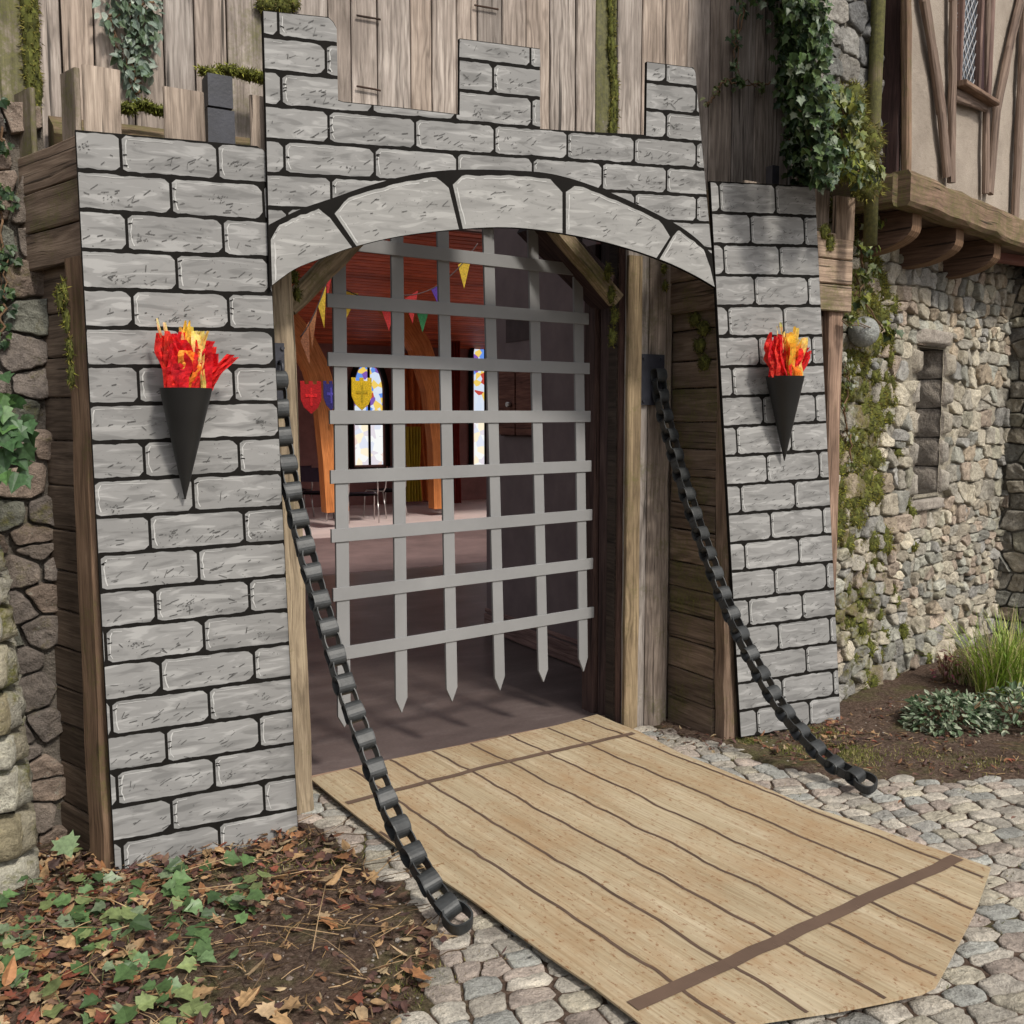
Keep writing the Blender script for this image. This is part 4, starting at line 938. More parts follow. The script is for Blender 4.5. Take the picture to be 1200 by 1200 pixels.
# ================================================================== PRINTED CASTLE PANELS
PY = 3.58; LY = .0012
def interp(xs, ys): return lambda x: float(np.interp(x, xs, ys))
def strip_face(mb, M, cols, layer, tint, m):
    """cols: list of (s_top, t_top, s_bot, t_bot)"""
    for a, b in zip(cols[:-1], cols[1:]):
        pts = [(a[2], a[3]), (b[2], b[3]), (b[0], b[1]), (a[0], a[1])]
        if max(a[1] - a[3], b[1] - b[3]) < .0015: continue
        mb.poly([M(s, t) + Vector((0, -layer, 0)) for s, t in pts], [(s + tint[3], t) for s, t in pts], (*tint[:3], 0), m)
def brick(mb, M, s0, s1, t0, t1, topf, botf, lf, rf, m=0, gap=.0050):
    s0 += gap; s1 -= gap; t0 += gap * .8; t1 -= gap * .8; w, h = s1 - s0, t1 - t0
    sd_ = U(0, 99); ch = U(.012, .02); k = U(.93, 1.06); tint = (k, k, k * .995, U(0, 20))
    def edge(s, up):
        d0, d1 = s - s0, s1 - s; c = 0
        if d1 < ch: c = (ch - d1) * (1.0 if up else 1.1)
        if d0 < ch * .7: c = max(c, (ch * .7 - d0) * (.9 if up else .6))
        return c + .0025 + .0035 * noise.noise(Vector((s * 22, sd_ + (9 if up else 0), 0))) + (.004 * max(0, noise.noise(Vector((s * 60, sd_, 2)))))
    if w < .01: return
    xs = sorted([s0 + w * i / 22 for i in range(23)] + [v + e for v in STEPS for e in (-1e-4, 1e-4) if s0 < v + e < s1])
    def cols(inset=0, lo=None, hi=None):
        out = []
        for s in xs:
            if lo is not None and not (lo <= s <= hi): continue
            tt = min(t1 - edge(s, True) - inset, topf(s)); tb = max(t0 + edge(s, False), botf(s))
            if tt < tb: tt = tb
            out.append((min(max(s, lf(tt)), rf(tt)), tt, min(max(s, lf(tb)), rf(tb)), tb))
        return out
    strip_face(mb, M, cols(), LY, tint, m)
    # printed pale line: along the left end and the top edge
    def lineq(p, q, wd, layer, mm):
        (a, b), (c, d) = p, q; L = math.hypot(c - a, d - b)
        if L < 1e-4: return
        nx, ny = -(d - b) / L * wd / 2, (c - a) / L * wd / 2
        P = [(a - nx, b - ny), (c - nx, d - ny), (c + nx, d + ny), (a + nx, b + ny)]
        for s, t in P:
            if not (lf(t) + .001 < s < rf(t) - .001 and botf(s) + .002 < t < topf(s) - .002): return
        mb.poly([M(s, t) + Vector((0, -layer, 0)) for s, t in P], None, (1, 1, 1, 0), mm)
    if w > .06:
        pts = [(s0 + .010 + .006 * noise.noise(Vector((i * 1.3, sd_, 7))) + (.007 if i in (0, 6) else 0), t0 + .014 + (h - .028) * i / 6) for i in range(7)]
        for p, q in zip(pts[:-1], pts[1:]): lineq(p, q, U(.002, .0045), LY * 2, 2)
        pts = [(s0 + .02 + (w - .05) * i / 9, t1 - .0125 + .003 * noise.noise(Vector((i * .9, sd_, 5)))) for i in range(10)]
        for p, q in list(zip(pts[:-1], pts[1:]))[:int(U(1, 6))]: lineq(p, q, U(.001, .0022), LY * 2, 2)
        for _ in range(random.randint(1, 3)):                        # cracks at the left end
            tt = U(t0 + .02, t1 - .02); lineq((s0 + .001, tt), (s0 + U(.008, .016), tt + U(-.006, .006)), .0035, LY * 3, 1)
        for _ in range(random.randint(7, 17)):                       # scratches
            a = U(s0 + .02, s1 - .02); b = U(t0 + .012, t0 + h * .55); L = U(.005, .032); an = R(U(5, 40)) if random.random() < .8 else R(U(-50, 90))
            lineq((a, b), (a + L * math.cos(an), b + L * math.sin(an)), U(.0012, .0032), LY * 3, 3)
        if random.random() < .5:
            a, b = U(s0 + .03, s1 - .05), U(t0 + .02, t1 - .05)
            for _ in range(random.randint(8, 18)):
                aa, bb = a + random.gauss(0, .014), b + random.gauss(0, .008); lineq((aa, bb), (aa + U(.002, .006), bb + U(0, .004)), U(.0015, .003), LY * 3, 3)
def board(mb, pts, th=.016, m=1):
    """pts: world outline on the front plane, extruded backwards"""
    import bmesh
    from mathutils.geometry import tessellate_polygon
    tri = tessellate_polygon([pts]); b = mb.add(pts); b2 = mb.add([p + Vector((0, th, 0)) for p in pts]); n = len(pts)
    for t in tri:
        a, c, d = [pts[i] for i in t]; fl = (c - a).cross(d - a).y > 0
        t = t[::-1] if fl else t
        mb.face([b + i for i in t], None, (1, 1, 1, 0), m); mb.face([b2 + i for i in t[::-1]], None, (1, 1, 1, 0), m)
    for i in range(n):
        j = (i + 1) % n; mb.face([b + i, b2 + i, b2 + j, b + j], None, (1, 1, 1, 0), m)
PM = [BR, INK, HL, SCR, BRA]; STEPS = []
INF = lambda t: 9
def quad_panel(name, quad, W_, H_, rows, pitch, off, Y, label):
    q = [onY(*p, Y) for p in quad]                                    # TL TR BR BL
    def M(s, t):
        a, b = s / W_, t / H_; return q[3] * (1 - a) * (1 - b) + q[2] * a * (1 - b) + q[1] * a * b + q[0] * (1 - a) * b
    mb = MB(); board(mb, [M(0, 0), M(W_, 0), M(W_, H_ - .02), M(W_ - .03, H_), M(0, H_)]); rh = H_ / rows
    for r in range(rows):
        t1 = H_ - r * rh; o = off[r % 2] + .003 * r; s = o - 2 * pitch
        while s < W_:
            brick(mb, M, s, s + pitch, t1 - rh, t1, lambda x: min(H_ - .003, H_ - .02 + max(0, W_ - x) * .9), lambda x: .003, lambda t: .002, lambda t: W_ - .002)
            s += pitch
    o = mb.build(name, PM, pivot=q[3]); return tag(o, label, 'castle panel', 'printed castle wall panels')
quad_panel('castle_tower_panel', [(88, 152), (311, 172), (350, 985), (135, 1028)], .64, 2.56, 20, .325, (.14, .295), PY, 'tall printed grey brick panel forming the left tower, behind the larger torch')
quad_panel('castle_tower_panel', [(832, 212), (955, 218), (985, 845), (868, 865)], .66, 2.62, 19, .345, (.05, .225), PY - .004, 'tall narrow printed grey brick panel forming the right tower')
# centre panel with merlons and arch
CYL = PY - .022
top_px = [(308, 12), (385, 20), (391, 26), (394.5, 33), (394.7, 117), (402, 119), (470, 126), (538.4, 134), (538.6, 45), (632.6, 57), (633, 151), (700, 155), (757, 158), (757.3, 72), (812, 79), (815, 84)]
out_px = [(314, 268), (350, 250), (390, 236), (430, 222), (480, 209), (528, 203), (590, 203), (650, 208), (715, 229), (785, 262), (815, 282), (833, 300)]
in_px = [(316, 337), (345, 316), (380, 302), (414, 290), (470, 277), (540, 269), (600, 267), (660, 274), (720, 287), (775, 305), (812, 322), (838, 337)]
x0c = onY(310, 120, CYL).x; tilt = (onY(816, 166, CYL).z - onY(312, 123, CYL).z) / (onY(816, 166, CYL).x - onY(312, 123, CYL).x)
def toST(p): w = onY(*p, CYL); return (w.x - x0c, w.z - tilt * (w.x - x0c))
def MC(s, t): return Vector((x0c + s, CYL, t + tilt * s))
def catm(pts, k=4):
    out = []
    for i in range(len(pts) - 1):
        p0, p1, p2, p3 = pts[max(0, i - 1)], pts[i], pts[i + 1], pts[min(len(pts) - 1, i + 2)]
        for j in range(k):
            t = j / k; out.append(tuple(.5 * (2 * p1[c] + (p2[c] - p0[c]) * t + (2 * p0[c] - 5 * p1[c] + 4 * p2[c] - p3[c]) * t * t + (3 * p1[c] - p0[c] - 3 * p2[c] + p3[c]) * t ** 3) for c in range(2)))
    out.append(pts[-1]); return out
tp = [toST(p) for p in top_px]; op = [toST(p) for p in catm(out_px)]; ip = [toST(p) for p in catm(in_px)]
tx = [p[0] for p in tp]
for i in range(1, len(tx)): tx[i] = max(tx[i], tx[i - 1] + .0005)
STEPS = [x for x, x2, a, b in zip(tx[:-1], tx[1:], tp[:-1], tp[1:]) if abs(a[1] - b[1]) > .1 for x in (x, x2)]; topf = interp(tx, [p[1] for p in tp]); outf = interp([p[0] for p in op], [p[1] for p in op])
e0, e1 = toST((308, 12)), toST((316, 337)); r0, r1 = toST((815, 84)), toST((838, 337))
lf = lambda t: e1[0] + (e0[0] - e1[0]) * (t - e1[1]) / (e0[1] - e1[1]) + .002
rf = lambda t: r1[0] + (r0[0] - r1[0]) * (t - r1[1]) / (r0[1] - r1[1]) - .002
mb = MB(); board(mb, [MC(tx[i], tp[i][1]) for i in range(len(tp))] + [MC(*p) for p in ip[::-1]])
ttop = toST((312, 42))[1]; rh = (ttop - toST((312, 243))[1]) / 5
for r in range(-4, 8):
    t1 = ttop + rh - r * rh; s = (.055 if r % 2 == 0 else .225) + .003 * r - .345
    if r <= 2: s += (0.0 if r % 2 else .1) * 0
    while s < 2.4:
        brick(mb, MC, s, s + .345, t1 - rh, t1, lambda x: topf(x) - .003, lambda x: outf(x) + .012 if op[0][0] <= x <= op[-1][0] else outf(x) + .012, lf, rf); s += .345
# voussoirs
def along(curve, x):
    xs = [p[0] for p in curve]; return (x, float(np.interp(x, xs, [p[1] for p in curve])))
joints = [((314, 268), (316, 337)), ((389, 236), (415, 290)), ((528, 203), (540, 269)), ((661, 211), (661, 274)), ((787, 263), (771, 303)), ((834, 300), (839, 337))]
for a, b in zip(joints[:-1], joints[1:]):
    so0, so1, si0, si1 = toST(a[0])[0], toST(b[0])[0], toST(a[1])[0], toST(b[1])[0]; n = 26; cols = []; L = max(so1 - so0, si1 - si0); sd_ = U(0, 99)
    for i in range(n + 1):
        f = i / n; g = .009; fo = so0 + g + (so1 - so0 - 2 * g) * f; fi = si0 + g + (si1 - si0 - 2 * g) * f
        o = along(op, fo); q = along(ip, fi); c = max(0, .045 - f * L) * .8 + max(0, .06 - (1 - f) * L) * .75
        wob = .006 * noise.noise(Vector((f * 9, sd_, 0))) + .004
        cols.append((o[0], o[1] - c - wob - .006, q[0], q[1] + .002))
    k = U(.97, 1.05); strip_face(mb, MC, cols, LY, (k, k, k * .99, U(0, 9)), 4)
    def LN(p, q, wd, layer, mm):
        L_ = math.hypot(q[0] - p[0], q[1] - p[1]) + 1e-9; nx, ny = -(q[1] - p[1]) / L_ * wd / 2, (q[0] - p[0]) / L_ * wd / 2
        mb.poly([MC(s, t) + Vector((0, -layer, 0)) for s, t in ((p[0] - nx, p[1] - ny), (q[0] - nx, q[1] - ny), (q[0] + nx, q[1] + ny), (p[0] + nx, p[1] + ny))], None, (1, 1, 1, 0), mm)
    for i in range(1, n - 3):
        if random.random() < .75: LN((cols[i][0], cols[i][1] - .012), (cols[i + 1][0], cols[i + 1][1] - .012), U(.002, .004), LY * 2, 2)
    c0_, c1_ = cols[0], cols[1]
    for j in range(7):
        f0, f1 = .06 + .12 * j, .06 + .12 * (j + 1); P = lambda f: (c0_[0] + (c0_[2] - c0_[0]) * f + .014 + .006 * noise.noise(Vector((f * 9, sd_, 1))), c0_[1] + (c0_[3] - c0_[1]) * f); LN(P(f0), P(f1), U(.003, .006), LY * 2, 2)
    for _ in range(int(40 * L)):
        f, g = U(.08, .92), U(.15, .9); i = int(f * n); c = cols[i]; s = c[0] + (c[2] - c[0]) * g; t = c[1] + (c[3] - c[1]) * g; an = R(U(0, 50)); l = U(.006, .035); wd = U(.001, .0028)
        LN((s, t), (s + l * math.cos(an), t + l * math.sin(an)), wd, LY * 3, 3)
tag(mb.build('castle_arch_panel', PM, pivot=MC(0, 2.5)), 'printed grey brick panel with three merlons and a wide stone arch over the gateway', 'castle panel', 'printed castle wall panels')

# ================================================================== PORTCULLIS
pl_ = Vector((1.437, 4.05, 0)); plr = Vector((2.914, 4.285, 0)); ad = (plr - pl_).normalized(); nP = Vector((ad.y, -ad.x, 0))
gt = thing('portcullis', pl_.lerp(plr, .5), 'light grey portcullis lattice with pointed lower ends hanging in the gateway', 'portcullis')
def onG(px, py, off=0): return onP(px, py, pl_ + nP * off, nP)
vb = [((387, 400), (390, 838), 847), ((466, 400), (470, 818), 835), ((521, 400), (529, 806), 822), ((575, 400), (585, 793), 809), ((627, 400), (636, 785), 799), ((678, 400), (683, 771), 787)]
vb[0] = ((398, 400), (403, 838), 852)
for (t, b, tip) in vb:
    p = onG(*b); q = onG(*t); d = (q - p).normalized(); top = p + d * ((2.62 - p.z) / d.z); tipz = onG(b[0], tip).z; w = .031
    mb = MB(); off = nP * .004
    L = [p - ad * w, p - d * (p.z - tipz), p + ad * w, top + ad * w, top - ad * w]
    f = [x + nP * .006 for x in L]; k = [x - nP * .006 for x in L]
    b0 = mb.add(f); b1 = mb.add(k); mb.face([b0 + i for i in range(5)]); mb.face([b1 + i for i in range(5)][::-1])
    for i in range(5): j = (i + 1) % 5; mb.face([b0 + i, b1 + i, b1 + j, b0 + j])
    mb.build('vertical_bar', GATE, gt)
hb = [((385, 283), (688, 318)), ((382, 352), (688, 374)), ((383, 421), (689, 432)), ((385, 489), (690, 488)), ((386, 559), (691, 546)), ((387, 628), (692, 603)), ((389, 697), (693, 660)), ((390, 767), (694, 717))]
for (a, b) in hb:
    p, q = onG(*a), onG(*b); z = p.z; q.z = p.z + (q.z - p.z); mb = MB(); mb.beam(p + nP * .0075, q + nP * .0075, (0, 0, 1), .058, .012, 1, 0, .001); mb.build('horizontal_bar', GATE, gt)

# ================================================================== BRIDGE MAT
def mat_bridge():
    t = NT('printed_planks'); uv = t.uv(); pos = t.pos()
    g = t.noise(t.mapping(uv, (1.5, 90, 1)), 1, 5, .65, .4); f = t.noise(t.mapping(uv, (.6, 7, 1)), 1, 4, .55, 1.5)
    c = t.ramp(f, [(.25, (.33, .262, .165)), (.5, (.42, .345, .232)), (.75, (.50, .425, .305))])
    c = t.mix(.9, c, t.ramp(g, [(.3, (.62, .54, .45)), (.5, (.97, .96, .95)), (.68, (1.16, 1.15, 1.13))]), 'MULTIPLY')
    st = t.noise(t.mapping(uv, (1.2, 2.0, 1)), 1.7, 10, .78); c = t.mix(t.ramp(st, [(.44, 0), (.66, .75)]), c, (.33, .205, .105))
    sp = t.noise(t.mapping(uv, (1, 1.8, 1)), 34, 5, .7); c = t.mix(t.math('MULTIPLY', t.ramp(sp, [(.57, 0), (.62, .85)]), t.ramp(st, [(.38, 0), (.46, 1)])), c, (.22, .11, .05))
    dk = t.noise(t.mapping(uv, (2, 3, 1)), 5, 3, .6); c = t.mix(t.ramp(dk, [(.71, 0), (.75, .6)]), c, (.20, .15, .09))
    t.col(c); t.rough(.55, .3); t.bump(t.noise(pos, 4, 3, .5), .2, .03); return t.mat
BM = mat_bridge(); BL = mat_plain('printed_plank_joint', (.105, .068, .050), .6, .25, .25, 9, 0); BB = mat_plain('printed_band', (.125, .082, .060), .6, .25, .12, 6, 0)
mat_px = [(363, 912), (430, 896), (500, 881), (570, 868), (640, 853), (700, 837), (722, 847), (748, 857), (800, 884), (870, 912), (950, 945), (1030, 972), (1100, 996), (1161, 1017), (1146, 1060), (1122, 1108), (1104, 1142), (1096, 1156), (1080, 1164), (1040, 1173), (980, 1184), (900, 1196), (850, 1206), (800, 1216), (765, 1212), (738, 1189), (690, 1152), (640, 1118), (590, 1082), (540, 1045), (480, 1003), (420, 958)]
O_ = onZ(363, 912, MZ); dirL = (onZ(738, 1189, MZ) - O_).normalized(); dirX = Vector((-dirL.y, dirL.x, 0))
def B(p): v = p - O_; return (v.dot(dirL), v.dot(dirX))
outl = [onZ(x, y, MZ) for x, y in mat_px]; outb = [B(p) for p in outl]
def mz(u, v): return .004 * noise.noise(Vector((u * 1.5, v * 1.5, 0))) + .003 * noise.noise(Vector((u * 4, v * 4, 3)))
def BW(u, v, dz=0): p = O_ + dirL * u + dirX * v; return Vector((p.x, p.y, MZ + mz(u, v) + dz))
bt = thing('drawbridge_mat', O_ + Vector((.9, -.9, 0)), 'tan printed plank drawbridge lying flat across the cobbles from the gateway', 'drawbridge')
import bmesh
def clipped_sheet(name, polyuv, mat, dz, thick, parent, res=.06):
    """flat sheet cut to an outline, finely divided so that it can follow the slight waves"""
    bm = bmesh.new(); vs = [bm.verts.new((u, v, 0)) for u, v in polyuv]; bm.faces.new(vs)
    us = [p[0] for p in polyuv]; v2 = [p[1] for p in polyuv]
    for ax, lo, hi in ((0, min(us), max(us)), (1, min(v2), max(v2))):
        x = lo + res
        while x < hi:
            nn = [0, 0, 0]; nn[ax] = 1; co = [0, 0, 0]; co[ax] = x
            bmesh.ops.bisect_plane(bm, geom=bm.verts[:] + bm.edges[:] + bm.faces[:], plane_co=co, plane_no=nn); x += res
    mbx = MB(); bm.verts.index_update(); V = [(v.co.x, v.co.y) for v in bm.verts]
    b0 = mbx.add([BW(u, v, dz) for u, v in V]); b1 = mbx.add([BW(u, v, dz - thick) for u, v in V])
    for f in bm.faces:
        ix = [v.index for v in f.verts]
        p = [mbx.v[b0 + i] for i in ix]; nrm = (Vector(p[1]) - Vector(p[0])).cross(Vector(p[2]) - Vector(p[0])).z
        if nrm < 0: ix = ix[::-1]
        mbx.face([b0 + i for i in ix], [V[i] for i in ix]); mbx.face([b1 + i for i in ix[::-1]], [V[i] for i in ix[::-1]])
    for e in bm.edges:
        if len(e.link_faces) == 1: i, j = e.verts[0].index, e.verts[1].index; mbx.face([b0 + i, b1 + i, b1 + j, b0 + j], [V[i], V[i], V[j], V[j]])
    bm.free(); return mbx.build(name, mat, parent)
clipped_sheet('plank_print', outb, BM, 0, .007, bt)
mb = MB()
def inside(u, v): return pip(u, v, outb)
def line_strip(mb, pts, w, dz):
    for a, b in zip(pts[:-1], pts[1:]):
        mu, mv = (a[0] + b[0]) / 2, (a[1] + b[1]) / 2
        if not (inside(*a) and inside(*b)): continue
        d = Vector((b[0] - a[0], b[1] - a[1])); d.normalize(); n = Vector((-d.y, d.x)) * w / 2
        q = [(a[0] - n.x, a[1] - n.y), (b[0] - n.x, b[1] - n.y), (b[0] + n.x, b[1] + n.y), (a[0] + n.x, a[1] + n.y)]
        if not all(inside(*v) for v in q): continue
        P = [BW(u, v, dz) for u, v in q]
        if (P[1] - P[0]).cross(P[2] - P[0]).z < 0: P = P[::-1]; q = q[::-1]
        mb.poly(P, q)
vmax = max(p[1] for p in outb)
for k in range(8):
    mb = MB(); px = [(368, 918), (416, 905), (463, 894), (512, 883), (555, 873), (598, 863), (640, 852), (681, 842)][k]; u0, v0 = B(onZ(*px, MZ)); sd_ = U(0, 99)
    pts = [(u0 - .05 + i * .01, v0 + .013 * noise.noise(Vector((i * .053, sd_, 0))) + .005 * noise.noise(Vector((i * .17, sd_, 4)))) for i in range(285)]
    line_strip(mb, pts, .0125, .0015)
    mb.build('plank_joint', BL, bt)
for (pa, pb, w) in (((384, 948), (750, 858), .032), ((728, 1186), (1122, 1006), .050)):
    a, b = B(onZ(*pa, MZ)), B(onZ(*pb, MZ)); mb = MB(); n = 40; sd_ = U(0, 9)
    line_strip(mb, [(a[0] + (b[0] - a[0]) * i / n + .008 * noise.noise(Vector((i * .3, sd_, 0))) - (.022 * math.sin(PI * i / n) if w < .05 else 0), a[1] + (b[1] - a[1]) * i / n) for i in range(n + 1)], w, .003)
    mb.build('cross_band', BB, bt)

# ================================================================== TORCHES
def torch(cx, ytop, ytip, wpx, label, seed):
    random.seed(seed)
    r = wpx / 2 / F * (onY(cx, ytop, PY - .05) - C0).length * 1.0; top = onY(cx, ytop, PY - .022 - r); tip = onY(cx - wpx * .02, ytip, PY - .026)
    th = thing('torch', Vector((tip.x, PY - .02, tip.z)), label, 'torch', 'torches on the tower panels')
    mb = MB(); n = 28; K = 10; P = []
    ax = Vector((top.x, PY - .022 - r, top.z)); t0 = Vector((tip.x, PY - .026, tip.z))
    for k in range(K + 1):
        f = k / K; c = t0.lerp(ax, f); P.append([c + Vector((math.cos(2 * PI * i / n), math.sin(2 * PI * i / n), 0)) * (r * f + .002) for i in range(n + 1)])
    mb.grid(P, lambda i, j: (i, j), (1, 1, 1, 0), 0, True, True); Q = []
    for k in (10, 9): f = k / K; c = t0.lerp(ax, f); Q.append([c + Vector((math.cos(2 * PI * i / n), math.sin(2 * PI * i / n), 0)) * (r * f - .0005) for i in range(n + 1)])
    mb.grid(Q, lambda i, j: (i, j), (1, 1, 1, 0), 0, True, True)
    mb.build('cone', CONE, th)
    # twisted tissue strips
    def strips(name, n, cols, lo, hi, spread, wid, xr, lean):
        mb = MB()
        for _ in range(n):
            x = U(*xr) * r; y = -math.sqrt(max(0, r * r - x * x)) * U(-.4, .95); p = ax + Vector((x * .84, y * .70, -.006)); H = U(lo, hi); L = Vector((U(-spread, spread) + lean + x * .12, U(-.02, .015), H)); ph = U(0, 6); w = U(*wid) * 1.15; H *= .80; L.z = H; c = pick(cols, .10); m = 12; row = []
            bend = Vector((U(-.012, .012), U(-.02, .01), 0)); tw = U(-1.1, 1.1); blunt = U(.25, .85)
            for k in range(m + 1):
                f = k / m; q = p + L * f + bend * math.sin(f * PI * 1.5 + ph); ww = w * (.55 + .45 * math.sin(min(1, f * 1.5) * PI / 2)) * (1 if f < .62 else 1 - (1 - blunt) * ((f - .62) / .38) ** 1.3) * (1 + .15 * math.sin(f * 11 + ph))
                a = ph * .15 - .4 + tw * f; d = Vector((math.cos(a), math.sin(a), .12 * math.sin(f * 9 + ph))) * ww
                g1 = .006 * math.sin(f * 17 + ph); row.append([q - d, q - d * .4 + Vector((0, -.006 + g1, 0)), q + d * .25 + Vector((0, .004 - g1, 0)), q + d])
            mb.grid(row, lambda i, j: (i, j), lambda i, j: (*[v * U(.85, 1.12) for v in c], 0), 0, False)
        return mb.build(name, TISS, th)
    S = r / .07
    strips('red_tissue', 19, [(.80, .035, .03), (.72, .02, .03), (.85, .06, .04)], .14 * S, .205 * S, .014 * S, (.013 * S, .022 * S), (-1.1, -.05), -.010 * S)
    strips('red_tissue', 16, [(.80, .035, .03), (.75, .02, .03)], .11 * S, .175 * S, .014 * S, (.013 * S, .022 * S), (.15, 1.1), .018 * S)
    strips('red_tissue', 3, [(.78, .03, .03)], .11 * S, .13 * S, .01 * S, (.009 * S, .013 * S), (.6, .9), .075 * S)
    strips('orange_tissue', 12, [(.85, .28, .03), (.88, .42, .06)], .12 * S, .20 * S, .010 * S, (.012 * S, .020 * S), (-.35, .40), .0)
    strips('yellow_tissue', 7, [(.88, .62, .12), (.9, .70, .25), (.88, .55, .06)], .17 * S, .26 * S, .012 * S, (.010 * S, .017 * S), (-.35, .5), .004 * S)
    strips('yellow_tissue', 2, [(.9, .72, .35)], .21 * S, .25 * S, .008 * S, (.006 * S, .009 * S), (-.5, -.2), -.03 * S)
    strips('yellow_tissue', 3, [(.9, .68, .2)], .16 * S, .22 * S, .01 * S, (.009 * S, .014 * S), (.4, .8), .018 * S)
torch(218, 455, 585, 54, 'larger black cone torch with red and yellow tissue flames on the left tower panel', 11)
torch(920, 441, 540, 41, 'smaller black cone torch with tissue flames on the right tower panel', 12)
random.seed(77)

# ================================================================== CHAINS
def chain(pxs, start, end, label, pitch=.056, sc_=1.0):
    d = (end - start); n = Vector((d.y, -d.x, 0)).normalized(); P = [onP(x, y, start, n) for x, y in catm(pxs, 5)]
    P = [Vector((p.x, p.y, max(p.z, .03))) for p in P]
    acc = [0]
    for a, b in zip(P[:-1], P[1:]): acc.append(acc[-1] + (b - a).length)
    th = thing('chain', end, label, 'chain', 'black chains of the drawbridge'); cnt = int(acc[-1] / pitch)
    def at(L):
        L = min(max(L, 0), acc[-1]); i = max(0, min(len(acc) - 2, int(np.searchsorted(acc, L)) - 1)); t = (L - acc[i]) / max(1e-6, acc[i + 1] - acc[i]); return P[i].lerp(P[i + 1], t), (P[i + 1] - P[i]).normalized()
    for k in range(cnt + 1):
        c, dd = at(k * pitch); last = k == cnt
        view = (c - C0).normalized(); side = dd.cross(Vector((0, -1, .4))).normalized(); out = side.cross(dd).normalized()
        a = R(U(-8, 8)) + (0 if k % 2 == 0 else PI / 2); ax_ = side * math.cos(a) + out * math.sin(a); nn = dd.cross(ax_).normalized()
        la, lb = ((.036 * sc_, .031 * sc_) if k % 2 == 0 else (.043 * sc_, .029 * sc_)) if not last else (.046 * sc_, .044 * sc_)      # half length, half depth
        bw = (.031 if k % 2 == 0 else .022) * sc_; m = 24; rows = []
        if last: c = Vector((c.x, c.y, max(c.z, lb + .006)))
        for j in range(m + 1):
            t = 2 * PI * j / m; cx = la * math.copysign(abs(math.cos(t)) ** .75, math.cos(t)); cyy = lb * math.copysign(abs(math.sin(t)) ** .8, math.sin(t))
            wv = bw * (1 + .05 * math.sin(3 * t + k))
            e = Vector((0, 0, 0)); o1 = c + dd * cx + nn * cyy; o2 = c + dd * (cx * .90) + nn * (cyy * .87)
            rows.append([o1 - ax_ * wv, o1 - ax_ * wv * .85 + (o1 - c) * .02, o1 + ax_ * wv * .85 + (o1 - c) * .02, o1 + ax_ * wv, o2 + ax_ * wv, o2 - ax_ * wv, o1 - ax_ * wv])
        mb = MB(); mb.grid(rows, lambda i, j: (i, j), (1, 1, 1, 0), 0, False, True); mb.build('link', CHN, th)
def wall_plate(p, w, h, label, Nn=NF, long=1):
    th = thing('wall_plate', p, label, 'wall plate', 'chain wall plates'); mb = MB(); mb.box((p.x - w / 2, p.y - .012, p.z - h / 2), (p.x + w / 2, p.y, p.z + h / 2)); mb.build('plate', IRON, th)
    for sx in (-1, 1):
        for sz in (-1, 1):
            mb = MB(); q = Vector((p.x + sx * w * .36, p.y - .012, p.z + sz * h * .42)); mb.tube([q, q + Vector((0, -.008, 0))], .008, 8); mb.build('bolt', IRON, th)
    mb = MB(); q = Vector((p.x + w * .1, p.y - .03, p.z + .02)); mb.tube([q + Vector((0, .03 * math.cos(t), .03 * math.sin(t))) for t in [2 * PI * i / 14 for i in range(15)]], .007, 8, cap=False); mb.build('eye_ring', IRON, th)
PLY = 3.775
pl = onY(324.5, 439, PLY); wall_plate(Vector((pl.x, PLY, pl.z)), .055, .24, 'narrow dark iron plate on the left jamb post')
pr = onY(764.5, 445, 4.012); wall_plate(Vector((pr.x, 4.025, pr.z)), .155, .255, 'wide dark iron plate on the right door planks')
chain([(325, 446), (327, 475), (333, 525), (343, 580), (357, 640), (372, 695), (388, 750), (405, 808), (425, 862), (443, 912), (463, 962), (488, 1008), (514, 1050), (545, 1086)], Vector((onY(326, 446, 3.66).x, 3.66, 0)), onZ(547, 1100), 'black broad-linked chain running down from the left jamb to the leaf bed', .053, 1.0)
chain([(772, 440), (777, 478), (790, 528), (806, 582), (824, 634), (842, 684), (860, 727), (882, 772), (908, 818), (938, 858), (972, 892), (1003, 910), (1026, 924)], Vector((pr.x + .02, 3.98, 0)), onZ(1027, 936), 'black broad-linked chain running down from the right door planks to the cobbles', .052, .98)

# ================================================================== SMALL FITTINGS
def block_lamp(p, w, h, label):
    th = thing('box_lamp', p, label, 'lamp', 'dark box lamps on the towers'); mb = MB(); x, y, z = p
    mb.box((x - w / 2, y - w / 2, z), (x + w / 2, y + w / 2, z + h * .62)); mb.build('body', IRON, th)
    mb = MB(); mb.box((x - w * .46, y - w * .46, z + h * .65), (x + w * .46, y + w * .46, z + h)); mb.box((x - w * .3, y - w * .3, z + h * .61), (x + w * .3, y + w * .3, z + h * .66)); mb.build('hood', IRON, th)
    mb = MB(); mb.box((x - w * .52, y - w * .56, z + h * .05), (x + w * .12, y - w * .51, z + h * .34)); mb.build('bracket', IRON, th)
a = onY(256, 152, 3.72); block_lamp((a.x, 3.72, 2.50), .095, onY(256, 92, 3.72).z - 2.50, 'dark stacked box lamp standing between merlons of the left tower')
a = onY(905, 216, 3.8); block_lamp((a.x, 3.8, 2.55), .05, onY(905, 195, 3.8).z - 2.55, 'small dark box lamp just showing above the right tower')
g = W(1012, 389, .10); mb = MB(); r_ = 16.5 / F * (g - C0).length
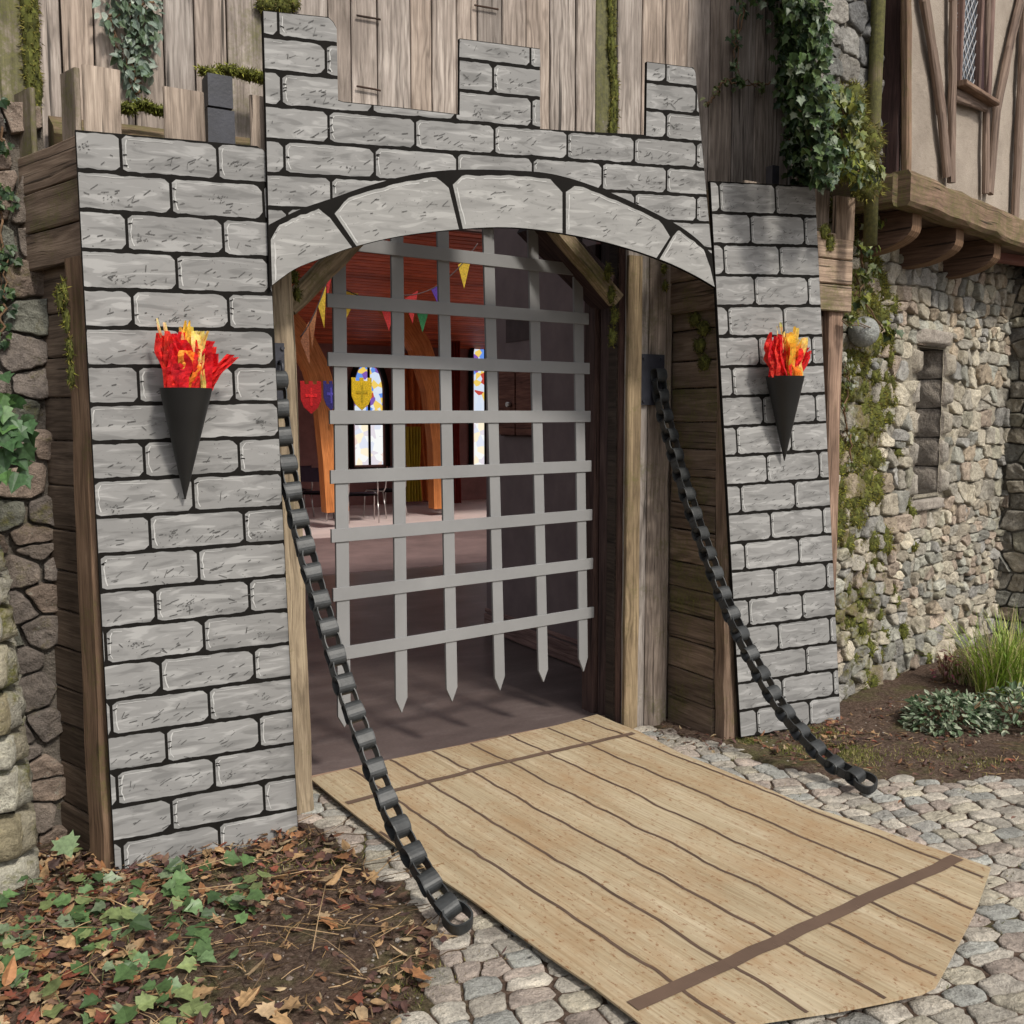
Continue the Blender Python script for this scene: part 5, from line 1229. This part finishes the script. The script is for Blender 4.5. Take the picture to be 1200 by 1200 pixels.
mb.grid([[g + Vector((math.sin(PI * i / 14) * math.cos(2 * PI * j / 24), math.sin(PI * i / 14) * math.sin(2 * PI * j / 24), math.cos(PI * i / 14))) * (r_ * (1 + .02 * noise.noise(Vector((i, j, 0))))) for j in range(25)] for i in range(15)], lambda i, j: (i, j), (.30, .31, .30, .15), 0, True, False)
tag(mb.build('stone_ball', ST, pivot=g), 'small grey stone ball nestled in ivy and moss on the rubble wall', 'ball')
g = W(1025, 429, .06); mb = MB(); mb.grid([[g + Vector((math.sin(PI * i / 8) * math.cos(2 * PI * j / 12), math.sin(PI * i / 8) * math.sin(2 * PI * j / 12), math.cos(PI * i / 8))) * .024 for j in range(13)] for i in range(9)], lambda i, j: (i, j), (.26, .26, .25, .2), 0, True)
tag(mb.build('pebble', ST, pivot=g), 'tiny grey pebble caught in the moss below the stone ball', 'pebble')

# ================================================================== IVY, MOSS, PLANTS
def ivy(name, spots, label, nrm, pal=IVYC, size=(.025, .05), stems=True, cat='ivy', spread_y=.06, shape=IVY, stemc=(1, 1, 1)):
    """spots: (world position, radius, leaves)"""
    base = spots[0][0]; th = thing(name, base, label, cat, 'climbing ivy'); mb = MB(); st = MB(); nrm = Vector(nrm).normalized()
    for (p, rad, cnt) in spots:
        for _ in range(cnt):
            v = rv(); t1 = nrm.orthogonal().normalized(); up = Vector((0, 0, 1)); sd2 = nrm.cross(up)
            q = p + sd2 * v.x * rad + up * v.y * rad + nrm * abs(v.z) * spread_y
            d = (Vector((0, 0, -.8)) + rv(.9) + nrm * .25); n = nrm + rv(.75) + Vector((0, 0, .35))
            leaf(mb, q, d, n, U(*size), shape, pick(pal, .22), U(.1, .35), U(0, .3))
    mb.build('leaves', LEAF, th)
    for k in range(0, len(spots) - 1):
        a, b = spots[k][0], spots[k + 1][0]
        if (a - b).length > .5: continue
        for _ in range(2):
            o = rv(.02); pts = [a.lerp(b, i / 6) + o + Vector((U(-.012, .012), U(-.01, .01), U(-.01, .01))) + nrm * .012 for i in range(7)]
            st.tube(pts, U(.002, .005), 5, stemc)
    if st.v: st.build('stem', TWIG, th)
    return th
yw = WY - .03
ivy('climbing_ivy', [(onY(x, y, yw), r, c) for x, y, r, c in ((150, -40, .12, 60), (146, -5, .10, 60), (158, 20, .10, 70), (168, 45, .06, 34), (150, 62, .07, 38), (160, 85, .06, 34), (158, 108, .04, 20), (128, 25, .05, 16), (178, 10, .05, 16))],
    'pale grey-green ivy trailing down the planks above the left tower', NF, [(.16, .22, .17), (.22, .28, .23), (.10, .15, .09), (.33, .38, .32), (.08, .12, .06)], (.028, .05), shape=OVAL, spread_y=.05)
ivy('climbing_ivy', [(onY(x, y, WY - .06), r, c) for x, y, r, c in ((900, -60, .20, 200), (905, -15, .20, 260), (922, 15, .17, 280), (928, 45, .15, 260), (925, 75, .13, 220), (922, 102, .11, 170), (926, 130, .10, 150), (925, 160, .09, 140), (926, 190, .09, 130), (936, 214, .07, 60))] + [(W(x, y, .29), r, c) for x, y, r, c in ((935, 10, .10, 120), (940, 40, .10, 130), (938, 75, .09, 120), (940, 110, .09, 120), (945, 145, .09, 120), (952, 180, .09, 110), (955, 205, .07, 60))],
    'thick dark green ivy column climbing the plank corner above the right tower', NF, IVYC[:4] + [(.07, .12, .045), (.05, .09, .035), (.30, .36, .26), (.11, .16, .06)], (.028, .052), spread_y=.16)  # palest leaf tint puts glints of light into the leaf colour
ivy('climbing_ivy', [(onY(x, y, yw - .01), r, c) for x, y, r, c in ((870, -30, .05, 20), (866, 10, .05, 24), (860, 45, .045, 22), (858, 75, .035, 16), (862, 95, .04, 18))],
    'thin ivy runner hanging left of the thick ivy column', NF, IVYC + [(.28, .32, .2)], (.02, .036), spread_y=.04)
ivy('climbing_ivy', [(onY(x, y, yw - .01), r, c) for x, y, r, c in ((915, 97, .035, 16), (890, 100, .03, 14), (868, 97, .03, 12), (846, 97, .025, 10), (838, 108, .03, 10), (826, 120, .02, 5))],
    'thin ivy runner reaching sideways to the left across the planks', NF, [(.13, .17, .06), (.2, .22, .10), (.09, .12, .04)], (.02, .034), spread_y=.03)
ivy('climbing_ivy', [(W(x, y, .32 if y < 215 else .13), r, c) for x, y, r, c in ((965, 115, .06, 35), (985, 130, .09, 60), (985, 160, .09, 70), (985, 190, .09, 70), (1005, 205, .07, 50), (1010, 235, .06, 40), (1018, 262, .04, 20), (1005, 290, .05, 24), (1008, 320, .05, 22), (1003, 345, .05, 22), (1030, 385, .05, 24), (985, 375, .03, 10))],
    'yellow-green leafy ivy spilling down between the right tower and the timbered house', N, [(.16, .19, .03), (.22, .23, .04), (.09, .12, .03), (.05, .08, .03), (.24, .26, .14)], (.025, .055), spread_y=.12)
ivy('climbing_ivy', [(W(x, y, .03), r, c) for x, y, r, c in ((985, 425, .05, 16), (990, 450, .06, 20), (985, 480, .05, 14), (990, 510, .05, 14), (992, 545, .04, 10))],
    'sparse wiry ivy on the mossy rubble right beside the right panel', N, [(.25, .27, .2), (.12, .15, .05), (.34, .33, .27)], (.018, .034), spread_y=.07, stemc=(1.6, 1.6, 1.4))
ivy('climbing_ivy', [(onY(x, y, 3.6), r, c) for x, y, r, c in ((-14, 470, .10, 12), (6, 490, .09, 11), (0, 515, .09, 12), (-5, 550, .08, 10), (20, 500, .05, 5))],
    'large green ivy leaves poking in at the left edge against the old wall', NF, [(.05, .11, .04), (.08, .16, .05), (.06, .12, .05)], (.05, .085), spread_y=.1)
ivy('climbing_ivy', [(onY(x, y, 4.0), r, c) for x, y, r, c in ((2, 230, .05, 26), (3, 300, .05, 26), (0, 350, .06, 34), (-3, 390, .05, 20), (0, 170, .04, 14), (-10, 120, .06, 20))],
    'small dark ivy at the far left edge of the stone wall', NF, IVYC[:3], (.02, .035), spread_y=.05)
E3 = lambda x, y, z: (x, y, z)
def mp(pxs, fn, rad, N_, dens, label, **k): moss_patch('moss_patch', [(fn(x, y), rad if not isinstance(rad, list) else rad[i], N_) for i, (x, y) in enumerate(pxs)], dens, label, **k)
fY = lambda Y: (lambda x, y: onY(x, y, Y))
YM = [(.13, .12, .02), (.18, .16, .03), (.09, .085, .018), (.22, .19, .05)]
mp([(34, 0), (35, 22), (37, 45), (36, 68), (38, 90), (40, 104)], fY(WY - .005), (.034, .022, .085), NF, 16000, 'long vertical moss streak on the far left high planks', pal=YM)
mp([(715, -20), (716, 5), (717, 30), (716, 55), (718, 80), (720, 105), (719, 130), (718, 148)], fY(WY - .005), (.028, .020, .08), NF, 16000, 'long vertical moss streak on the planks above the arch', pal=YM)
mp([(248, 86), (268, 83), (290, 88), (306, 92)], fY(3.95), (.06, .05, .022), NF, 30000, 'bright moss cushion on the beam right of the stacked box lamp', pal=[(.20, .22, .03), (.14, .15, .02), (.28, .28, .05)])
mp([(148, 128), (168, 124), (186, 130)], fY(3.85), (.045, .05, .018), NF, 30000, 'flat moss cushion between the first two left merlons', pal=[(.18, .20, .03), (.13, .14, .02)])
mp([(312, 6), (330, 8), (338, 2)], fY(WY - .02), (.05, .03, .035), NF, 26000, 'small moss clump above the tallest merlon')
mp([(76, 345), (78, 375), (82, 410), (84, 440), (70, 350)], fY(3.66), (.014, .02, .05), (-1, -.4, 0), 26000, 'thin moss hanging on the left corner post')
mp([(345, 325), (348, 345), (340, 318)], fY(3.83), (.018, .025, .03), NF, 26000, 'little moss tuft on top of the left jamb post')
mp([(712, 318), (716, 345), (720, 370), (717, 395)], fY(4.0), (.022, .02, .05), NF, 26000, 'dark moss strand under the right doorway brace')
mp([(778, 315), (779, 335)], fY(4.0), (.016, .02, .03), NF, 26000, 'small moss strand under the arch right end')
mp([(815, 375), (825, 385), (820, 405), (825, 425)], lambda x, y: onX(x, y, 3.26), (.02, .05, .045), (-1, -.3, 0), 22000, 'dark moss hanging under the right tower box', pal=[(.06, .06, .015), (.10, .09, .02)])
mp([(966, 272), (972, 285)], fY(3.60), (.03, .02, .045), NF, 30000, 'round moss tuft on the boards beside the right panel', pal=[(.16, .16, .02), (.10, .10, .02)])
fW = lambda off: (lambda x, y: W(x, y, off))
OL = [(.13, .13, .02), (.19, .17, .03), (.08, .075, .02), (.12, .08, .03), (.24, .22, .05)]
mp([(975, 125), (1000, 140), (1016, 165), (990, 165), (1010, 190), (1014, 215), (998, 120), (985, 190)], fW(.27), (.10, .08, .10), N, 12000, 'brown-green moss mound on the wall top beside the timbered house', pal=OL, blade=(.012, .035), group='moss patches on the old walls')
mp([(1012, 345), (1018, 362), (996, 372), (1038, 400), (1040, 420), (1005, 420), (1024, 442), (1042, 450), (1010, 455), (1000, 400)], fW(.012), (.05, .045, .06), N, 18000, 'broad moss cushion surrounding the stone ball', pal=OL, blade=(.008, .025))
mp([(1032, 470), (1040, 490), (1015, 475), (1045, 470)], fW(.01), (.045, .035, .05), N, 20000, 'moss pad on the rubble below the stone ball', pal=OL)
mp([(990, 520), (1000, 535), (985, 535), (1012, 528), (1030, 540), (1050, 530)], fW(.01), (.05, .035, .035), N, 20000, 'moss ledge halfway down the rubble beside the right panel', pal=OL)
mp([(990, 590), (995, 605), (1012, 600)], fW(.01), (.035, .03, .045), N, 20000, 'lower moss tuft beside the right panel below the ledge', pal=OL)
mp([(1062, 590), (1068, 600)], fW(.01), (.035, .03, .04), N, 20000, 'small bright moss tuft under the wall slit', pal=[(.20, .22, .04), (.13, .14, .02)])
mp([(1010, 735), (1018, 760), (1012, 790), (1022, 800), (1035, 748), (1058, 740), (1045, 790), (1085, 770)], fW(.015), (.045, .035, .06), N, 20000, 'yellow moss on the lowest stones of the rubble wall', pal=[(.22, .23, .03), (.15, .16, .02), (.10, .10, .02)])
mp([(1045, 690), (1050, 705), (1070, 640)], fW(.015), (.035, .03, .045), N, 20000, 'moss streak on the rubble above the shrub bed', pal=OL)

band = []
for _ in range(120):
    y = U(240, 650); x = 985 + U(-14, 44) + (8 if y > 340 else 0) + 12 * math.sin(y * .02); band.append((x, y))
mp(band[:88], fW(.014), (.062, .035, .078), N, 15000, 'long ragged moss band on the rubble between the right panel and the wall slit', pal=OL + [(.27, .26, .035), (.23, .22, .03)], blade=(.008, .026))
mp(band[88:] + [(U(988, 1060), U(650, 815)) for _ in range(26)] + [(1000, 660), (992, 690), (1010, 700), (990, 730), (1000, 770), (1030, 720)], fW(.004), (.032, .03, .05), N, 15000, 'many small dark moss tufts speckling the rubble close to the right panel', pal=[(.16, .15, .025), (.10, .10, .02), (.15, .11, .04)], blade=(.006, .022))
# grass tuft and shrub in the right bed
def blades(name, cx, cy, n, r, lo, hi, pal, label, cat='plant', wid=.006, spreadk=.5):
    mb = MB()
    for _ in range(n):
        a = U(0, 2 * PI); q = Vector((cx + math.cos(a) * r * U(0, 1), cy + math.sin(a) * r * U(0, 1), 0)); L = U(lo, hi); b = U(0, 2 * PI); dr = Vector((math.cos(b), math.sin(b), 0)); k = U(.2, 1) * spreadk; s = Vector((-dr.y, dr.x, 0)) * wid * U(.6, 1.2); c = pick(pal, .25); m = 6; P = []
        for i in range(m + 1):
            f = i / m; p = q + dr * (L * k * f ** 1.4) + Vector((0, 0, L * (f - .55 * k * f * f))); w = s * (1 - f) ** .6; P.append([p - w, p + Vector((0, 0, -.001)), p + w])
        mb.grid(P, lambda i, j: (i, j), (*c, 0))
    return tag(mb.build(name, BLADE, pivot=(cx, cy, 0)), label, cat)
gp = onZ(1178, 815)
blades('grass_tuft', gp.x, gp.y, 420, .18, .30, .62, [(.26, .38, .05), (.36, .46, .09), (.15, .24, .03), (.46, .48, .16), (.55, .48, .26)], 'arching bright green grass tuft at the foot of the rubble wall', 'grass', .0055, .75)
gp2 = onZ(1128, 800)
blades('grass_tuft', gp2.x, gp2.y, 120, .10, .14, .34, [(.20, .26, .06), (.34, .32, .14), (.45, .36, .22)], 'smaller straw-tipped grass tuft left of the bright green one', 'grass', .005, .9)
def shrub(name, cx, cy, rx, ry, h, n, pal, label, size, shape=OVAL, stems=14, low=0.0):
    th = thing(name, (cx, cy, 0), label, 'shrub'); mb = MB(); st = MB()
    for _ in range(stems):
        a = U(0, 2 * PI); e = Vector((cx + rx * .7 * math.cos(a), cy + ry * .7 * math.sin(a), h * U(.5, .9))); st.tube([Vector((cx, cy, -.02)) + rv(.03), Vector((cx, cy, 0)).lerp(e, .5) + rv(.02), e], .003, 5)
    for _ in range(n):
        v = rv(); v.z = abs(v.z); f = v.length; v = v.normalized() * (f ** .4) if f > 0 else v
        p = Vector((cx + v.x * rx, cy + v.y * ry, low + v.z * h * (1 + .3 * noise.noise(Vector((v.x * 3, v.y * 3, 1))))))
        leaf(mb, p, Vector((v.x, v.y, .1)) + rv(.7), Vector((0, 0, 1)) + rv(.7) + Vector((v.x, v.y, 0)) * .5, U(*size), shape, pick(pal, .25), U(.1, .3), U(0, .4))
    mb.build('leaves', LEAF, th); st.build('stem', TWIG, th); return th
SC = [(.16, .22, .13), (.09, .14, .07), (.28, .33, .22), (.06, .10, .05), (.38, .42, .31)]
sp_ = onZ(1120, 852); shrub('leafy_shrub', sp_.x, sp_.y + .04, .26, .20, .17, 750, SC, 'low grey-green oval-leaved shrub in front of the grass tuft', (.03, .05))
sp_ = onZ(1190, 850); shrub('leafy_shrub', sp_.x + .02, sp_.y, .22, .2, .2, 500, SC, 'low grey-green shrub partly cut off by the right edge', (.03, .05))
sp_ = onZ(1108, 800); shrub('leafy_shrub', sp_.x, sp_.y, .07, .08, .2, 60, [(.25, .06, .10), (.16, .05, .06), (.3, .12, .1)], 'small reddish leaved sprig behind the shrub and grass', (.02, .04))
# leaf litter
def scatter(mb, n, region, shapes, pal, size, z=(.0, .02), tiltk=.35, reject=None):
    xs = [p[0] for p in region]; ys = [p[1] for p in region]; c = 0
    while c < n:
        x, y = U(min(xs), max(xs)), U(min(ys), max(ys))
        if not pip(x, y, region) or (reject and reject(x, y)): continue
        c += 1; b = U(0, 2 * PI)
        leaf(mb, (x, y, gz(x, y) + U(*z)), (math.cos(b), math.sin(b), U(-.25, .35)), Vector((0, 0, 1)) + rv(tiltk), U(*size), random.choice(shapes), pick(pal, .25), U(-.35, .4), U(-.6, .7))
bedL = zpoly([(-260, 1010), (0, 990), (100, 1005), (140, 1012), (352, 968), (400, 995), (455, 1045), (505, 1090), (530, 1110), (503, 1140), (488, 1180), (470, 1215), (455, 1290), (-200, 1290)])
def dens(f): return lambda x, y: random.random() > f(x, y)
def bare(x, y):                        # the trodden, barer patch of soil
    p = onZ(345, 1120); d = math.hypot(x - p.x, y - p.y); return min(1, max(.08, (d - .18) / .62)) * (.55 + .6 * noise.noise(Vector((x * 4, y * 4, 6))))
mb = MB(); scatter(mb, 4300, bedL, [OVAL, MAPLE, LONG, OVAL], DRYC, (.018, .05), (.002, .03), .5, dens(bare))
scatter(mb, 330, bedL, [MAPLE, OVAL], [(.38, .24, .12), (.42, .30, .18), (.30, .14, .06)], (.045, .075), (.01, .035), .5, dens(bare))
bedR = zpoly([(868, 872), (900, 845), (985, 842), (1060, 815), (1200, 770), (1300, 780), (1300, 900), (1200, 908), (1100, 912), (1040, 906), (985, 906), (930, 899), (890, 886)])
scatter(mb, 900, bedR, [OVAL, LONG, MAPLE], DRYC, (.012, .035), (.0, .015), .4, lambda x, y: noise.noise(Vector((x * 3, y * 3, 5))) < -.1)
scatter(mb, 160, zpoly([(870, 868), (985, 845), (1010, 880), (930, 895)]), [OVAL, LONG, MAPLE], DRYC, (.02, .045), (.0, .02), .4)
scatter(mb, 60, SETT[:0] + zpoly([(352, 962), (400, 990), (520, 1090), (600, 1200), (1200, 1200), (1200, 912), (1000, 912)]), [OVAL, LONG], DRYC, (.012, .03), (.024, .03), .3)
scatter(mb, 70, zpoly([(745, 855), (800, 850), (860, 868), (850, 885), (790, 872)]), [OVAL, LONG], DRYC, (.015, .035), (.01, .02), .4)
tag(mb.build('leaf_litter', LITT), 'brown, rust and tan fallen leaves strewn over the soil beds', 'fallen leaves', kind='stuff')
# pebbles and grit
mb = MB()
def pebble(mb, x, y, r, tint):
    c = Vector((x, y, gz(x, y) + r * .15)); sd_ = U(0, 99)
    mb.grid([[c + Vector((math.sin(PI * i / 4) * math.cos(2 * PI * j / 6), math.sin(PI * i / 4) * math.sin(2 * PI * j / 6), math.cos(PI * i / 4) * .6)) * (r * (1 + .35 * noise.noise(Vector((i, j % 6, sd_))))) for j in range(7)] for i in range(5)], lambda i, j: (i, j), (*tint, 0), 0, False)
for reg, n in ((bedL, 1500), (bedR, 700)):
    c = 0; xs = [p[0] for p in reg]; ys = [p[1] for p in reg]
    while c < n:
        x, y = U(max(-1, min(xs)), max(xs)), U(min(ys), max(ys))
        if pip(x, y, reg): c += 1; pebble(mb, x, y, U(.002, .007) * (1 if random.random() < .95 else 2.4), pick([(.26, .21, .18), (.16, .12, .1), (.4, .36, .32), (.10, .07, .055)], .2))
tag(mb.build('grit', ST), 'small stones and crumbs of soil on the beds', 'grit', kind='stuff')
# low creeping ivy
def ivyd(x, y):
    p = onZ(95, 1110); q = onZ(215, 1060); r2 = onZ(150, 1185)
    return max(math.exp(-((x - p.x) ** 2 + (y - p.y) ** 2) / .16), .9 * math.exp(-((x - q.x) ** 2 + (y - q.y) ** 2) / .05), .6 * math.exp(-((x - r2.x) ** 2 + (y - r2.y) ** 2) / .05)) * (.5 + .9 * noise.noise(Vector((x * 6, y * 6, 2))))
mb = MB(); st = MB(); c = 0
while c < 190:
    x, y = U(-.9, 1.15), U(1.9, 3.95)
    if not pip(x, y, bedL) or random.random() > ivyd(x, y): continue
    c += 1; z = gz(x, y) + abs(random.gauss(.02, .022)); b = U(0, 2 * PI); p = Vector((x, y, z + .012))
    leaf(mb, p, (math.cos(b), math.sin(b), U(-.3, .2)), Vector((-.1, -.35, 1)) + rv(.5), U(.035, .075), IVY, pick([(.08, .14, .05), (.11, .19, .07), (.14, .22, .10), (.05, .09, .035), (.20, .25, .10), (.17, .22, .13)], .22), U(.05, .3), U(0, .35))
    if c % 2: mb.tube([(x + U(-.03, .03), y + U(-.03, .03), gz(x, y)), (x, y, z + .01)], .0016, 4, (.14, .15, .06))
tag(mb.build('creeping_ivy', LEAF), 'green ivy leaves creeping over the leaf litter at lower left', 'ground ivy', kind='stuff')
# twigs, stalks and needles
mb = MB()
for _ in range(800):
    for _t in range(9):
        x, y = U(-.8, 1.3), U(1.9, 3.9)
        if pip(x, y, bedL): break
    b = U(0, PI * 2); L = U(.03, .12) if random.random() < .9 else U(.15, .32); d = Vector((math.cos(b), math.sin(b), U(-.05, .3))); z = gz(x, y) + U(.005, .03); s = d.cross(Vector((0, 0, 1))) * U(-.15, .15) * L; p = Vector((x, y, z))
    mb.tube([p, p + d * L * .5 + s, p + d * L + Vector((0, 0, -.3 * d.z * L))], U(.0008, .0022), 4, pick([(3, 2.6, 2), (1.2, 1, .8), (2.2, 1.8, 1.2), (.6, .5, .4)], .2))
for _ in range(220):
    for _t in range(9):
        x, y = U(3.1, 5.2), U(2.5, 3.9)
        if pip(x, y, bedR): break
    b = U(0, PI * 2); L = U(.02, .10); d = Vector((math.cos(b), math.sin(b), U(-.05, .2))); p = Vector((x, y, gz(x, y) + .006)); mb.tube([p, p + d * L], U(.0008, .002), 4, pick([(2.6, 2.2, 1.6), (1.2, 1, .8)], .2))
TW2 = mat_plain('twig_pale', (.12, .095, .07), .9, .1, .3, 30, 0, useattr=True)
tag(mb.build('twigs', TW2), 'thin pale twigs and stalks lying on the soil beds', 'twigs', kind='stuff')
# star shaped pale ivy sprig at the foot of the left tower
th = thing('ivy_sprig', onZ(78, 1040), 'single pale star-shaped ivy leaf standing up at the foot of the left tower', 'ivy sprig')
p = onY(74, 992, 3.5); mb = MB(); leaf(mb, p + Vector((0, 0, .035)), (0.3, 0, -1), (0, -1, .2), .085, MAPLE, (.24, .33, .18), .05, .05); mb.build('leaf', LEAF, th)
mb = MB(); mb.tube([onZ(78, 1040), p + Vector((0, .01, -.03)), p + Vector((0, .003, .03))], .0025, 5, (1, 1, .7)); mb.build('stalk', TWIG, th)
# moss and low green on the right bed and below the left panel
mb = MB()
for (px, py, r, n, pal) in ((960, 862, .12, 800, 0), (985, 880, .10, 600, 0), (1010, 888, .12, 700, 0), (930, 880, .08, 400, 0), (1080, 885, .10, 250, 0), (330, 1010, .16, 500, 0), (395, 1010, .10, 250, 0), (880, 870, .05, 200, 0), (1150, 898, .12, 200, 0), (500, 1150, .10, 300, 0)):
    c = onZ(px, py)
    for _ in range(n):
        x, y = random.gauss(c.x, r * .6), random.gauss(c.y, r * .5); z = gz(x, y); d = (Vector((0, 0, 1)) + rv(.8)).normalized(); s = d.cross(rv()).normalized() * .002; q = Vector((x, y, z - .002)); L = U(.008, .026)
        mb.poly([q - s, q + s, q + d * L], None, (*pick([(.16, .17, .035), (.24, .22, .07), (.10, .12, .02), (.30, .26, .12)], .3), 0))
tag(mb.build('ground_moss', MOSS), 'low yellowish moss and grass on the soil beside the path', 'moss', kind='stuff')
